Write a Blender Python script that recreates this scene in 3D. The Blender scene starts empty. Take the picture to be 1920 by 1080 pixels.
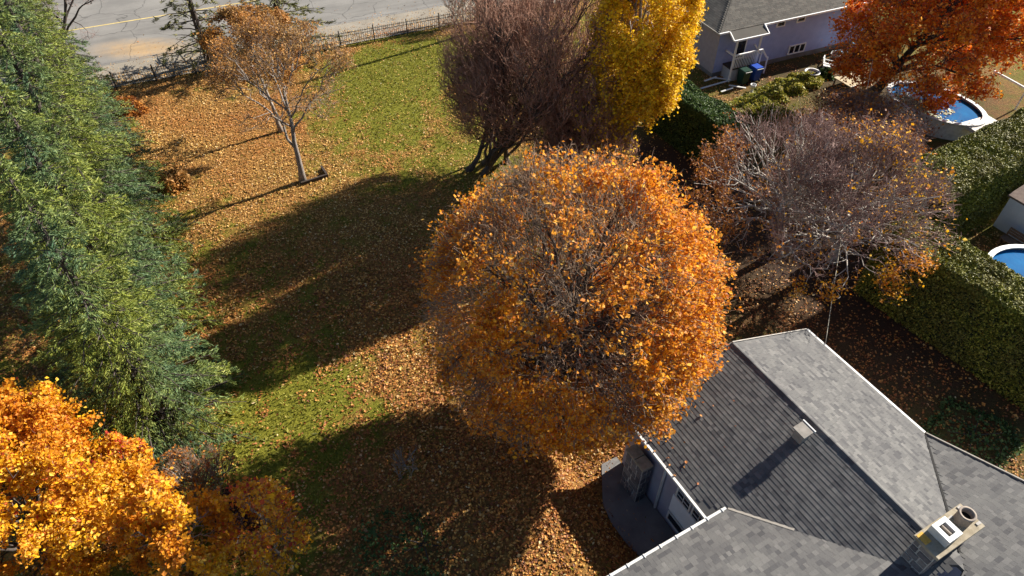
import bpy, math
import numpy as np
from mathutils import Matrix, Vector
R_ = math.radians
scene = bpy.context.scene
COL = scene.collection

# ------------------------------------------------------------------ camera
CAM_H = 24.0
cam_d = bpy.data.cameras.new("camera")
cam = bpy.data.objects.new("camera", cam_d)
COL.objects.link(cam)
cam.location = (0, 0, CAM_H)
cam.rotation_euler = (R_(45), 0, 0)
cam_d.sensor_width = 36.0
cam_d.lens = 36.0 * 1300 / 1920
cam_d.clip_end = 3000
cam_d.clip_start = 0.2
scene.camera = cam

# ------------------------------------------------------------------ light
SUN_EL = 30.5
SUN_TO = 34.0                     # heading towards the sun, measured from +X
world = bpy.data.worlds.new("World")
scene.world = world
world.use_nodes = True
wn = world.node_tree
wn.nodes.clear()
sky = wn.nodes.new("ShaderNodeTexSky")
sky.sky_type = 'NISHITA'
sky.sun_disc = False
sky.sun_elevation = R_(SUN_EL)
sky.sun_rotation = R_(90 - SUN_TO)
sky.air_density = 1.0
sky.dust_density = 0.4
sky.ozone_density = 2.0
bg = wn.nodes.new("ShaderNodeBackground")
bg.inputs[1].default_value = 0.05
wo = wn.nodes.new("ShaderNodeOutputWorld")
wn.links.new(sky.outputs[0], bg.inputs[0])
wn.links.new(bg.outputs[0], wo.inputs[0])

sun_d = bpy.data.lights.new("sun", 'SUN')
sun_d.energy = 5.0
sun_d.angle = R_(0.53)
sun_d.color = (1.0, 0.93, 0.82)
sun = bpy.data.objects.new("sun", sun_d)
COL.objects.link(sun)
to_sun = Vector((math.cos(R_(SUN_TO)) * math.cos(R_(SUN_EL)),
                 math.sin(R_(SUN_TO)) * math.cos(R_(SUN_EL)), math.sin(R_(SUN_EL))))
sun.rotation_euler = to_sun.to_track_quat('Z', 'Y').to_euler()
sun.location = to_sun * 60

scene.view_settings.view_transform = 'Standard'
scene.view_settings.look = 'None'
scene.view_settings.exposure = 1.38
scene.view_settings.gamma = 1.0
scene.view_settings.use_curve_mapping = False
scene.cycles.max_bounces = 8
scene.cycles.diffuse_bounces = 3
scene.cycles.transmission_bounces = 4
scene.cycles.transparent_max_bounces = 8

# ------------------------------------------------------------------ materials
def lin(h):
    """sRGB 0-255 triple -> linear"""
    c = np.array(h, float) / 255
    return tuple(np.where(c <= 0.04045, c / 12.92, ((c + 0.055) / 1.055) ** 2.4)) + (1.0,)

def new_mat(name):
    m = bpy.data.materials.new(name)
    m.use_nodes = True
    nt = m.node_tree
    nt.nodes.clear()
    out = nt.nodes.new("ShaderNodeOutputMaterial")
    return m, nt, out

def ramp(nt, fac, stops):
    r = nt.nodes.new("ShaderNodeValToRGB")
    els = r.color_ramp.elements
    while len(els) < len(stops):
        els.new(0.5)
    for e, (p, c) in zip(els, stops):
        e.position = p
        e.color = c if len(c) == 4 else tuple(c) + (1.0,)
    nt.links.new(fac, r.inputs[0])
    return r.outputs[0]

def noise(nt, scale, detail=4, rough=0.55, coord='Object', vec=None):
    n = nt.nodes.new("ShaderNodeTexNoise")
    n.inputs['Scale'].default_value = scale
    n.inputs['Detail'].default_value = detail
    n.inputs['Roughness'].default_value = rough
    if vec is None:
        tc = nt.nodes.new("ShaderNodeTexCoord")
        vec = tc.outputs[coord]
    nt.links.new(vec, n.inputs['Vector'])
    return n.outputs['Fac']

def mix(nt, fac, a, b, mode='MIX'):
    m = nt.nodes.new("ShaderNodeMix")
    m.data_type = 'RGBA'
    m.blend_type = mode
    for sock, v in ((m.inputs['Factor'], fac), (m.inputs[6], a), (m.inputs[7], b)):
        if hasattr(v, 'is_linked') or isinstance(v, bpy.types.NodeSocket):
            nt.links.new(v, sock)
        else:
            sock.default_value = v
    return m.outputs[2]

def bump(nt, h, strength, dist=0.02):
    b = nt.nodes.new("ShaderNodeBump")
    b.inputs['Strength'].default_value = strength
    b.inputs['Distance'].default_value = dist
    nt.links.new(h, b.inputs['Height'])
    return b.outputs[0]

def surf(name, c1, c2, scale=6.0, rough=0.7, bump_s=0.25, bump_d=0.01, bump_scale=40, spec=0.3, metal=0.0):
    m, nt, out = new_mat(name)
    p = nt.nodes.new("ShaderNodeBsdfPrincipled")
    f = noise(nt, scale, 6, 0.6)
    nt.links.new(ramp(nt, f, [(0.3, c1), (0.7, c2)]), p.inputs['Base Color'])
    p.inputs['Roughness'].default_value = rough
    p.inputs['Specular IOR Level'].default_value = spec
    p.inputs['Metallic'].default_value = metal
    if bump_s:
        nt.links.new(bump(nt, noise(nt, bump_scale, 4), bump_s, bump_d), p.inputs['Normal'])
    nt.links.new(p.outputs[0], out.inputs[0])
    return m

def leaf_mat(name, stops, trans=0.35, patch=None, patch_scale=0.5, patch_amt=0.5):
    """one colour per leaf (random per island), part of the light passes through"""
    m, nt, out = new_mat(name)
    geo = nt.nodes.new("ShaderNodeNewGeometry")
    col = ramp(nt, geo.outputs['Random Per Island'], stops)
    if patch:
        f = noise(nt, patch_scale, 2, 0.5)
        mr = nt.nodes.new("ShaderNodeMapRange")
        mr.inputs[1].default_value = 0.42
        mr.inputs[2].default_value = 0.62
        mr.inputs[4].default_value = patch_amt
        nt.links.new(f, mr.inputs[0])
        col = mix(nt, mr.outputs[0], col, patch)
    d = nt.nodes.new("ShaderNodeBsdfPrincipled")
    d.inputs['Roughness'].default_value = 0.55
    d.inputs['Specular IOR Level'].default_value = 0.25
    nt.links.new(col, d.inputs['Base Color'])
    t = nt.nodes.new("ShaderNodeBsdfTranslucent")
    nt.links.new(col, t.inputs['Color'])
    mx = nt.nodes.new("ShaderNodeMixShader")
    mx.inputs[0].default_value = trans
    nt.links.new(d.outputs[0], mx.inputs[1])
    nt.links.new(t.outputs[0], mx.inputs[2])
    nt.links.new(mx.outputs[0], out.inputs[0])
    return m

def island_mat(name, stops, rough=0.9, use_object=False, grain=60, grain_amt=0.35):
    m, nt, out = new_mat(name)
    if use_object:
        oi = nt.nodes.new("ShaderNodeObjectInfo")
        fac = oi.outputs['Random']
    else:
        geo = nt.nodes.new("ShaderNodeNewGeometry")
        fac = geo.outputs['Random Per Island']
    col = ramp(nt, fac, stops)
    tc = nt.nodes.new("ShaderNodeNewGeometry")
    f = noise(nt, grain, 3, 0.7, vec=tc.outputs['Position'])
    g = ramp(nt, f, [(0.3, (1 - grain_amt,) * 3), (0.7, (1 + 0 * grain_amt,) * 3)])
    f2 = noise(nt, 0.7, 3, 0.6, vec=tc.outputs['Position'])
    g2 = ramp(nt, f2, [(0.35, (0.8, 0.8, 0.82)), (0.65, (1, 1, 1))])
    col = mix(nt, 1.0, mix(nt, 1.0, col, g, 'MULTIPLY'), g2, 'MULTIPLY')
    p = nt.nodes.new("ShaderNodeBsdfPrincipled")
    p.inputs['Roughness'].default_value = rough
    p.inputs['Specular IOR Level'].default_value = 0.2
    nt.links.new(col, p.inputs['Base Color'])
    nt.links.new(bump(nt, f, 0.15, 0.003), p.inputs['Normal'])
    nt.links.new(p.outputs[0], out.inputs[0])
    return m

M = {}
SH = [(0.0, (0.09, 0.089, 0.092)), (0.25, (0.13, 0.128, 0.127)), (0.75, (0.155, 0.152, 0.147)), (1.0, (0.19, 0.185, 0.178))]
M['shingle'] = island_mat('shingle asphalt', SH)
M['shingle_one'] = island_mat('shingle asphalt single', SH, use_object=True)
SB = [(0.0, (0.08, 0.075, 0.066)), (1.0, (0.135, 0.124, 0.106))]
M['shingle_far'] = island_mat('weathered shingle', SB)
M['white'] = surf('white paint', (0.50, 0.50, 0.48), (0.64, 0.64, 0.62), 3, 0.45, 0.05)
M['white_bright'] = surf('brightened white paint', (0.76, 0.76, 0.75), (0.84, 0.84, 0.83), 3, 0.45, 0.05)  # lighter copy of the white, so the neighbour's shaded trim stays bright
M['white_dirty'] = surf('weathered white paint', (0.5, 0.49, 0.46), (0.74, 0.73, 0.7), 5, 0.6, 0.1)
M['siding'] = surf('pale siding', (0.27, 0.26, 0.33), (0.33, 0.32, 0.39), 2, 0.6, 0.1)
M['siding_blue'] = surf('blue grey siding', (0.28, 0.33, 0.58), (0.35, 0.40, 0.66), 2, 0.6, 0.1)
M['stucco'] = surf('mauve stucco', (0.30, 0.26, 0.28), (0.36, 0.32, 0.33), 4, 0.85, 0.3)
M['stone'] = island_mat('grey stone', [(0, (0.12, 0.11, 0.12)), (0.5, (0.20, 0.185, 0.185)), (1, (0.30, 0.27, 0.25))], 0.85, True, 14, 0.4)
M['mortar'] = surf('mortar', (0.30, 0.28, 0.26), (0.42, 0.4, 0.37), 12, 0.9, 0.3)
M['cap_concrete'] = surf('tan concrete', (0.20, 0.165, 0.11), (0.36, 0.31, 0.23), 5, 0.85, 0.4)
M['lichen'] = surf('orange lichen', (0.42, 0.22, 0.03), (0.6, 0.36, 0.08), 14, 0.9, 0.4)
M['clay'] = surf('fired clay', (0.20, 0.165, 0.14), (0.30, 0.25, 0.205), 8, 0.8, 0.2)
M['black'] = surf('flat black', (0.008, 0.008, 0.008), (0.015, 0.014, 0.014), 8, 0.9, 0.0)
M['galv'] = surf('painted vent metal', (0.24, 0.22, 0.19), (0.36, 0.33, 0.29), 5, 0.5, 0.1)
M['glass'] = surf('dark window glass', (0.01, 0.012, 0.02), (0.02, 0.022, 0.035), 1, 0.08, 0.0, spec=0.6)
M['concrete'] = surf('grey concrete', (0.12, 0.115, 0.115), (0.19, 0.185, 0.18), 1.5, 0.85, 0.3, 0.01, 30)
M['gravel'] = surf('sandy gravel', (0.20, 0.175, 0.14), (0.27, 0.24, 0.195), 0.8, 0.95, 0.5, 0.02, 25)
M['bark_grey'] = surf('grey bark', (0.13, 0.11, 0.095), (0.32, 0.28, 0.25), 9, 0.9, 0.6, 0.02, 18)
M['bark_dark'] = surf('dark bark', (0.035, 0.028, 0.024), (0.10, 0.08, 0.07), 9, 0.9, 0.6, 0.02, 18)
M['bark_pale'] = surf('pale bark', (0.25, 0.22, 0.19), (0.5, 0.46, 0.41), 7, 0.9, 0.6, 0.02, 14)
M['twig_brown'] = surf('red brown twigs', (0.20, 0.105, 0.07), (0.47, 0.265, 0.185), 3, 0.8, 0)
M['twig_purple'] = surf('mauve brown twigs', (0.13, 0.08, 0.072), (0.35, 0.225, 0.195), 2.5, 0.8, 0)
M['twig_tan'] = surf('tan twigs', (0.15, 0.105, 0.075), (0.36, 0.25, 0.17), 2.5, 0.8, 0)
M['wood'] = surf('brown wood', (0.12, 0.07, 0.045), (0.2, 0.13, 0.085), 6, 0.7, 0.2)
M['wood_dark'] = surf('dark stained wood', (0.03, 0.022, 0.018), (0.06, 0.045, 0.035), 6, 0.7, 0.2)
M['deck_pale'] = surf('pale deck boards', (0.5, 0.46, 0.42), (0.66, 0.62, 0.57), 6, 0.75, 0.2)
M['fence_metal'] = surf('dark painted metal', (0.03, 0.028, 0.027), (0.06, 0.055, 0.05), 6, 0.6, 0.1)
M['blue_plastic'] = surf('blue plastic', (0.012, 0.05, 0.30), (0.02, 0.07, 0.38), 3, 0.4, 0)
M['green_plastic'] = surf('dark green plastic', (0.008, 0.03, 0.022), (0.014, 0.045, 0.03), 3, 0.4, 0)
M['blue_fabric'] = surf('light blue fabric', (0.2, 0.42, 0.62), (0.3, 0.52, 0.7), 6, 0.8, 0.1)
M['tan'] = surf('tan slab', (0.36, 0.29, 0.18), (0.48, 0.40, 0.26), 5, 0.85, 0.3)
M['pole_wood'] = surf('weathered pole', (0.2, 0.16, 0.12), (0.32, 0.27, 0.21), 5, 0.85, 0.3)
M['wire'] = surf('cable', (0.3, 0.27, 0.2), (0.4, 0.36, 0.28), 5, 0.6, 0)
M['stone_white'] = surf('white garden stone', (0.6, 0.6, 0.58), (0.8, 0.8, 0.78), 6, 0.8, 0.3)
M['road_yellow'] = surf('worn yellow paint', (0.45, 0.33, 0.1), (0.6, 0.47, 0.2), 2, 0.8, 0.1)
M['soil'] = surf('dark soil', (0.03, 0.022, 0.016), (0.06, 0.045, 0.03), 3, 0.95, 0.5)
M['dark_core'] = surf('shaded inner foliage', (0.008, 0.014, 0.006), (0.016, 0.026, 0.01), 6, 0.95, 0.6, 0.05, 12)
M['skirt'] = surf('pale lattice skirt', (0.34, 0.37, 0.42), (0.42, 0.45, 0.5), 3, 0.7, 0.1)
M['shed_wall'] = surf('white shed siding', (0.62, 0.66, 0.72), (0.7, 0.74, 0.8), 3, 0.6, 0.05)
M['shed_roof'] = surf('brown shed roof', (0.14, 0.10, 0.085), (0.22, 0.165, 0.14), 6, 0.9, 0.3)

# water
m, nt, out = new_mat('pool water')
p = nt.nodes.new("ShaderNodeBsdfPrincipled")
nt.links.new(ramp(nt, noise(nt, 1.2, 3), [(0.3, (0.004, 0.075, 0.22)), (0.7, (0.007, 0.12, 0.30))]), p.inputs['Base Color'])
p.inputs['Roughness'].default_value = 0.07
p.inputs['Specular IOR Level'].default_value = 0.5
nt.links.new(bump(nt, noise(nt, 3.0, 2), 0.12, 0.05), p.inputs['Normal'])
nt.links.new(p.outputs[0], out.inputs[0])
M['water'] = m

# road asphalt: pale worn, with sandy drift
m, nt, out = new_mat('worn asphalt')
p = nt.nodes.new("ShaderNodeBsdfPrincipled")
a1 = ramp(nt, noise(nt, 0.35, 5, 0.6), [(0.35, (0.175, 0.165, 0.152)), (0.68, (0.235, 0.222, 0.202))])
sp = ramp(nt, noise(nt, 18, 3, 0.7), [(0.3, (0.86, 0.86, 0.86)), (0.7, (1, 1, 1))])
tc = nt.nodes.new("ShaderNodeTexCoord")
mp = nt.nodes.new("ShaderNodeMapping")
mp.inputs['Location'].default_value = (27.5 * 0.2, -49.2 * 0.45, 0)
mp.inputs['Scale'].default_value = (0.2, 0.45, 1)
nt.links.new(tc.outputs['Object'], mp.inputs[0])
gr = nt.nodes.new("ShaderNodeTexGradient")
gr.gradient_type = 'SPHERICAL'
nt.links.new(mp.outputs[0], gr.inputs[0])
mm = nt.nodes.new("ShaderNodeMath")
mm.operation = 'MULTIPLY'
nt.links.new(gr.outputs['Fac'], mm.inputs[0])
nt.links.new(noise(nt, 1.6, 5, 0.7), mm.inputs[1])
a2 = mix(nt, ramp(nt, mm.outputs[0], [(0.05, (0, 0, 0)), (0.42, (0.95,) * 3)]), a1, (0.40, 0.27, 0.14, 1))
mp2 = nt.nodes.new("ShaderNodeMapping")
mp2.inputs['Rotation'].default_value = (0, 0, R_(-23.4))
nt.links.new(tc.outputs['Object'], mp2.inputs[0])
mp3 = nt.nodes.new("ShaderNodeMapping")
mp3.inputs['Scale'].default_value = (0.03, 0.9, 1)
nt.links.new(mp2.outputs[0], mp3.inputs[0])
tw_ = ramp(nt, noise(nt, 1.0, 4, 0.6, vec=mp3.outputs[0]), [(0.35, (0.80, 0.80, 0.80)), (0.62, (1, 1, 1))])
vo = nt.nodes.new("ShaderNodeTexVoronoi")
vo.feature = 'DISTANCE_TO_EDGE'
vo.inputs['Scale'].default_value = 0.22
wv = nt.nodes.new("ShaderNodeVectorMath")
wv.operation = 'ADD'
nz = nt.nodes.new("ShaderNodeTexNoise")
nz.inputs['Scale'].default_value = 0.8
nt.links.new(tc.outputs['Object'], nz.inputs['Vector'])
nt.links.new(mp2.outputs[0], wv.inputs[0])
nt.links.new(nz.outputs['Color'], wv.inputs[1])
nt.links.new(wv.outputs[0], vo.inputs['Vector'])
ck = ramp(nt, vo.outputs['Distance'], [(0.004, (0.55, 0.55, 0.55)), (0.009, (1, 1, 1))])
a2 = mix(nt, 1.0, mix(nt, 1.0, a2, tw_, 'MULTIPLY'), ck, 'MULTIPLY')
nt.links.new(mix(nt, 1.0, a2, sp, 'MULTIPLY'), p.inputs['Base Color'])
p.inputs['Roughness'].default_value = 0.9
nt.links.new(bump(nt, noise(nt, 30, 3), 0.25, 0.01), p.inputs['Normal'])
nt.links.new(p.outputs[0], out.inputs[0])
M['road'] = m

# lawn: grass / leaf litter blend driven by a per-vertex cover amount
m, nt, out = new_mat('lawn ground')
p = nt.nodes.new("ShaderNodeBsdfPrincipled")
at = nt.nodes.new("ShaderNodeAttribute")
at.attribute_name = "cover"
sep = nt.nodes.new("ShaderNodeSeparateColor")
nt.links.new(at.outputs['Color'], sep.inputs[0])
fine = noise(nt, 9.0, 5, 0.75)
grass = ramp(nt, fine, [(0.3, (0.055, 0.06, 0.008)), (0.55, (0.16, 0.155, 0.018)), (0.75, (0.28, 0.25, 0.045))])
litter = ramp(nt, noise(nt, 7.0, 5, 0.8), [(0.28, (0.07, 0.032, 0.014)), (0.5, (0.22, 0.11, 0.032)), (0.72, (0.46, 0.27, 0.08))])
mr = nt.nodes.new("ShaderNodeMath")
mr.operation = 'ADD'
nt.links.new(sep.outputs[0], mr.inputs[0])
m2 = nt.nodes.new("ShaderNodeMath")
m2.operation = 'MULTIPLY_ADD'
m2.inputs[1].default_value = 1.4
m2.inputs[2].default_value = -0.7
nt.links.new(noise(nt, 2.2, 6, 0.75), m2.inputs[0])
nt.links.new(m2.outputs[0], mr.inputs[1])
c = mix(nt, ramp(nt, mr.outputs[0], [(0.3, (0, 0, 0)), (0.7, (1, 1, 1))]), grass, litter)
c = mix(nt, sep.outputs[1], c, (0.05, 0.032, 0.022, 1))
nt.links.new(c, p.inputs['Base Color'])
p.inputs['Roughness'].default_value = 0.95
p.inputs['Specular IOR Level'].default_value = 0.1
nt.links.new(bump(nt, noise(nt, 14, 5, 0.8), 0.9, 0.06), p.inputs['Normal'])
nt.links.new(p.outputs[0], out.inputs[0])
M['lawn'] = m

L = lin
M['leaf_central'] = leaf_mat('orange maple leaves', [(0, (0.34, 0.09, 0.012)), (0.2, (0.58, 0.19, 0.014)), (0.5, (0.80, 0.31, 0.016)), (0.8, (0.88, 0.42, 0.025)), (0.94, (0.86, 0.55, 0.12)), (1, (0.7, 0.12, 0.02))],
                             0.48, (0.50, 0.20, 0.05, 1), 0.42, 0.4)
M['leaf_yellow'] = leaf_mat('yellow maple leaves', [(0, (0.5, 0.29, 0.01)), (0.4, (0.82, 0.52, 0.012)), (0.8, (0.9, 0.62, 0.03)), (1, (0.65, 0.34, 0.04))], 0.35)
M['leaf_red'] = leaf_mat('scarlet maple leaves', [(0, (0.40, 0.05, 0.010)), (0.35, (0.80, 0.19, 0.012)), (0.75, (0.92, 0.35, 0.018)), (1, (0.92, 0.48, 0.09))], 0.45, (0.48, 0.07, 0.02, 1), 0.4, 0.35)
M['leaf_gold'] = leaf_mat('golden orange leaves', [(0, (0.48, 0.20, 0.012)), (0.35, (0.74, 0.38, 0.012)), (0.7, (0.86, 0.50, 0.02)), (0.92, (0.86, 0.60, 0.12)), (1, (0.55, 0.08, 0.03))], 0.4, (0.62, 0.20, 0.015, 1), 0.7, 0.7)
M['leaf_redtip'] = leaf_mat('red shoot leaves', [(0, (0.35, 0.03, 0.03)), (0.5, (0.6, 0.1, 0.03)), (1, (0.7, 0.25, 0.05))], 0.4)
M['leaf_russet'] = leaf_mat('russet leaves', [(0, (0.14, 0.04, 0.018)), (0.5, (0.36, 0.13, 0.025)), (1, (0.55, 0.24, 0.04))], 0.35)
M['leaf_tan'] = leaf_mat('dry tan leaves', [(0, (0.17, 0.085, 0.03)), (0.5, (0.35, 0.19, 0.06)), (1, (0.50, 0.30, 0.09))], 0.3, (0.50, 0.20, 0.03, 1), 0.5, 0.6)
M['needle'] = leaf_mat('spruce needles', [(0, (0.035, 0.055, 0.010)), (0.4, (0.15, 0.185, 0.024)), (0.8, (0.25, 0.28, 0.04)), (1, (0.36, 0.37, 0.10))], 0.12, (0.065, 0.14, 0.085, 1), 0.22, 0.85)
M['needle_olive'] = leaf_mat('olive needles', [(0, (0.04, 0.046, 0.014)), (0.5, (0.13, 0.135, 0.035)), (1, (0.25, 0.23, 0.08))], 0.15)
M['hedge'] = leaf_mat('cedar hedge leaves', [(0, (0.04, 0.045, 0.007)), (0.5, (0.18, 0.185, 0.018)), (0.85, (0.28, 0.27, 0.034)), (1, (0.36, 0.33, 0.07))], 0.04, (0.12, 0.10, 0.028, 1), 0.6, 0.5)
M['shrub_green'] = leaf_mat('green shrub leaves', [(0, (0.02, 0.045, 0.012)), (0.5, (0.06, 0.11, 0.025)), (1, (0.14, 0.2, 0.06))], 0.25)
M['shrub_lime'] = leaf_mat('yellow green shrub leaves', [(0, (0.12, 0.13, 0.02)), (0.5, (0.28, 0.28, 0.035)), (0.9, (0.46, 0.38, 0.08)), (1, (0.5, 0.42, 0.2))], 0.3)
M['leaf_pale'] = leaf_mat('pale wet leaves', [(0, (0.2, 0.2, 0.1)), (0.6, (0.42, 0.42, 0.26)), (1, (0.6, 0.5, 0.2))], 0.1)
M['shrub_dark'] = leaf_mat('dark purple shrub leaves', [(0, (0.02, 0.01, 0.012)), (0.6, (0.07, 0.03, 0.03)), (1, (0.14, 0.06, 0.04))], 0.25)
M['fallen'] = leaf_mat('fallen leaves', [(0, (0.10, 0.034, 0.016)), (0.35, (0.30, 0.105, 0.026)), (0.7, (0.52, 0.235, 0.045)), (0.94, (0.62, 0.36, 0.10)), (1, (0.70, 0.56, 0.30))], 0.15, (0.34, 0.11, 0.035, 1), 0.22, 0.5)
M['fallen_gold'] = leaf_mat('golden fallen leaves', [(0, (0.17, 0.075, 0.025)), (0.35, (0.40, 0.20, 0.045)), (0.7, (0.58, 0.34, 0.085)), (0.94, (0.66, 0.45, 0.16)), (1, (0.74, 0.62, 0.36))], 0.1, (0.42, 0.15, 0.035, 1), 0.16, 0.75)
M['grass'] = leaf_mat('grass blades', [(0, (0.07, 0.075, 0.008)), (0.5, (0.19, 0.185, 0.018)), (1, (0.36, 0.32, 0.06))], 0.3)

# ------------------------------------------------------------------ mesh helpers
def mesh_np(name, verts, faces, mat, smooth=False):
    """verts (n,3); faces: one (k,m) array or a list of them"""
    me = bpy.data.meshes.new(name)
    verts = np.asarray(verts, dtype=np.float32).reshape(-1, 3)
    if isinstance(faces, np.ndarray):
        faces = [faces]
    faces = [f for f in faces if len(f)]
    idx = np.concatenate([f.astype(np.int32).ravel() for f in faces])
    tot = np.concatenate([np.full(len(f), f.shape[1], np.int32) for f in faces])
    start = np.concatenate([[0], np.cumsum(tot)[:-1]]).astype(np.int32)
    me.vertices.add(len(verts))
    me.vertices.foreach_set('co', verts.ravel())
    me.loops.add(len(idx))
    me.loops.foreach_set('vertex_index', idx)
    me.polygons.add(len(tot))
    me.polygons.foreach_set('loop_start', start)
    me.polygons.foreach_set('use_smooth', np.full(len(tot), bool(smooth)))
    me.update(calc_edges=True)
    if mat is not None:
        me.materials.append(mat)
    return me

def link(name, me, parent=None, loc=None):
    o = bpy.data.objects.new(name, me)
    COL.objects.link(o)
    if parent is not None:
        o.parent = parent
    if loc is not None:
        o.location = loc
    return o

def tag(o, label=None, cat=None, group=None, kind=None):
    for k, v in (('label', label), ('category', cat), ('group', group), ('kind', kind)):
        if v:
            o[k] = v
    return o

def empty(name, loc, label, cat, group=None, rotz=0.0):
    o = bpy.data.objects.new(name, None)
    COL.objects.link(o)
    o.empty_display_size = 0.3
    o.location = loc
    o.rotation_euler = (0, 0, rotz)
    return tag(o, label, cat, group)

class MB:
    """collects boxes, bars, tubes, lathes into one mesh"""
    def __init__(self):
        self.v = []; self.f = {}; self.n = 0
    def add(self, verts, faces):
        self.v.append(np.asarray(verts, float))
        for f in faces:
            self.f.setdefault(len(f), []).append([i + self.n for i in f])
        self.n += len(verts)
        return self
    def hexa(self, p):   # 8 points: bottom 4 ccw, top 4 ccw
        return self.add(p, [(3, 2, 1, 0), (4, 5, 6, 7), (0, 1, 5, 4), (1, 2, 6, 5), (2, 3, 7, 6), (3, 0, 4, 7)])
    def box(self, x0, x1, y0, y1, z0, z1):
        return self.hexa([(x0, y0, z0), (x1, y0, z0), (x1, y1, z0), (x0, y1, z0), (x0, y0, z1), (x1, y0, z1), (x1, y1, z1), (x0, y1, z1)])
    def prism(self, poly, z0, z1):
        n = len(poly)
        vs = [(x, y, z0) for x, y in poly] + [(x, y, z1) for x, y in poly]
        fs = [tuple(range(n - 1, -1, -1)), tuple(range(n, 2 * n))] + [(i, (i + 1) % n, n + (i + 1) % n, n + i) for i in range(n)]
        return self.add(vs, fs)
    def bar(self, a, b, w, h=None, up=(0, 0, 1)):
        a, b = Vector(a), Vector(b)
        h = h or w
        d = (b - a).normalized()
        s = d.cross(Vector(up))
        if s.length < 1e-4:
            s = d.cross(Vector((1, 0, 0)))
        s.normalize()
        t = s.cross(d)
        s = s * w / 2; t = t * h / 2
        return self.hexa([a - s - t, a + s - t, a + s + t, a - s + t, b - s - t, b + s - t, b + s + t, b - s + t])
    def tube(self, pts, rads, k=8):
        pts = [Vector(p) for p in pts]
        vs = []
        for i, p in enumerate(pts):
            d = (pts[min(i + 1, len(pts) - 1)] - pts[max(i - 1, 0)]).normalized()
            s = d.cross(Vector((0.31, 0.2, 0.93)))
            s.normalize()
            t = d.cross(s)
            r = rads[i] if hasattr(rads, '__len__') else rads
            for j in range(k):
                a = 2 * math.pi * j / k
                vs.append(p + s * math.cos(a) * r + t * math.sin(a) * r)
        fs = []
        for i in range(len(pts) - 1):
            for j in range(k):
                j2 = (j + 1) % k
                fs.append((i * k + j, i * k + j2, (i + 1) * k + j2, (i + 1) * k + j))
        fs.append(tuple(range(k - 1, -1, -1)))
        fs.append(tuple((len(pts) - 1) * k + j for j in range(k)))
        return self.add(vs, fs)
    def lathe(self, prof, k=24, c=(0, 0, 0)):
        vs = []; fs = []
        for r, z in prof:
            for j in range(k):
                a = 2 * math.pi * j / k
                vs.append((c[0] + r * math.cos(a), c[1] + r * math.sin(a), c[2] + z))
        for i in range(len(prof) - 1):
            for j in range(k):
                j2 = (j + 1) % k
                fs.append((i * k + j, i * k + j2, (i + 1) * k + j2, (i + 1) * k + j))
        return self.add(vs, fs)
    def mesh(self, name, mat, smooth=False):
        return mesh_np(name, np.concatenate(self.v), [np.array(f) for f in self.f.values()], mat, smooth)
    def build(self, name, mat, parent=None, smooth=False, bevel=0.0):
        o = link(name, self.mesh(name, mat, smooth), parent)
        if bevel:
            b = o.modifiers.new('bevel', 'BEVEL')
            b.width = bevel; b.segments = 2; b.limit_method = 'ANGLE'
        return o

# ------------------------------------------------------------------ terrain
def sm(x):
    x = np.clip(x, 0, 1)
    return x * x * (3 - 2 * x)

HO = np.array([4.2, 14.4])                      # main house corner
HU = np.array([0.875, 0.485]); HU /= np.hypot(*HU)
HV = np.array([-HU[1], HU[0]])
def H3(u, w, z):                                # house frame -> world
    p = HO + u * HU - w * HV
    return (p[0], p[1], z)

def ground_z(x, y):
    x = np.asarray(x, float); y = np.asarray(y, float)
    u = (x - HO[0]) * HU[0] + (y - HO[1]) * HU[1]
    w = -((x - HO[0]) * HV[0] + (y - HO[1]) * HV[1])
    rise = sm((-1.75 - u) / 1.3) * sm((u + 11) / 6.5)
    side = sm((w + 5) / 4) * sm((12 - w) / 4)
    return 0.85 * rise * side

def gz(x, y):
    return float(ground_z(x, y))

def fbm(x, y, seed=0, scale=1.0):
    r = np.random.default_rng(seed)
    out = np.zeros_like(np.asarray(x, float))
    amp = 1.0
    tot = 0
    for o in range(5):
        for _ in range(3):
            a = r.uniform(0, 6.283); k = scale * (2 ** o) * r.uniform(0.7, 1.3)
            out = out + amp * np.sin(k * (x * math.cos(a) + y * math.sin(a)) + r.uniform(0, 6.283) + 1.5 * np.sin(0.7 * k * (-x * math.sin(a) + y * math.cos(a)) + r.uniform(0, 6.28)))
        tot += 3 * amp
        amp *= 0.6
    return out / tot * 2.2

FD = np.array([math.cos(R_(23.4)), math.sin(R_(23.4))])
FN = np.array([-FD[1], FD[0]])
FO = np.array([-20.0, 46.5])
def fence_n(x, y):
    return (np.asarray(x) - FO[0]) * FN[0] + (np.asarray(y) - FO[1]) * FN[1]

def blob(x, y, cx, cy, rx, ry, ang=0.0):
    a = R_(ang); ca, sa = math.cos(a), math.sin(a)
    dx = x - cx; dy = y - cy
    return np.exp(-(((dx * ca + dy * sa) / rx) ** 2 + ((-dx * sa + dy * ca) / ry) ** 2))

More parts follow.
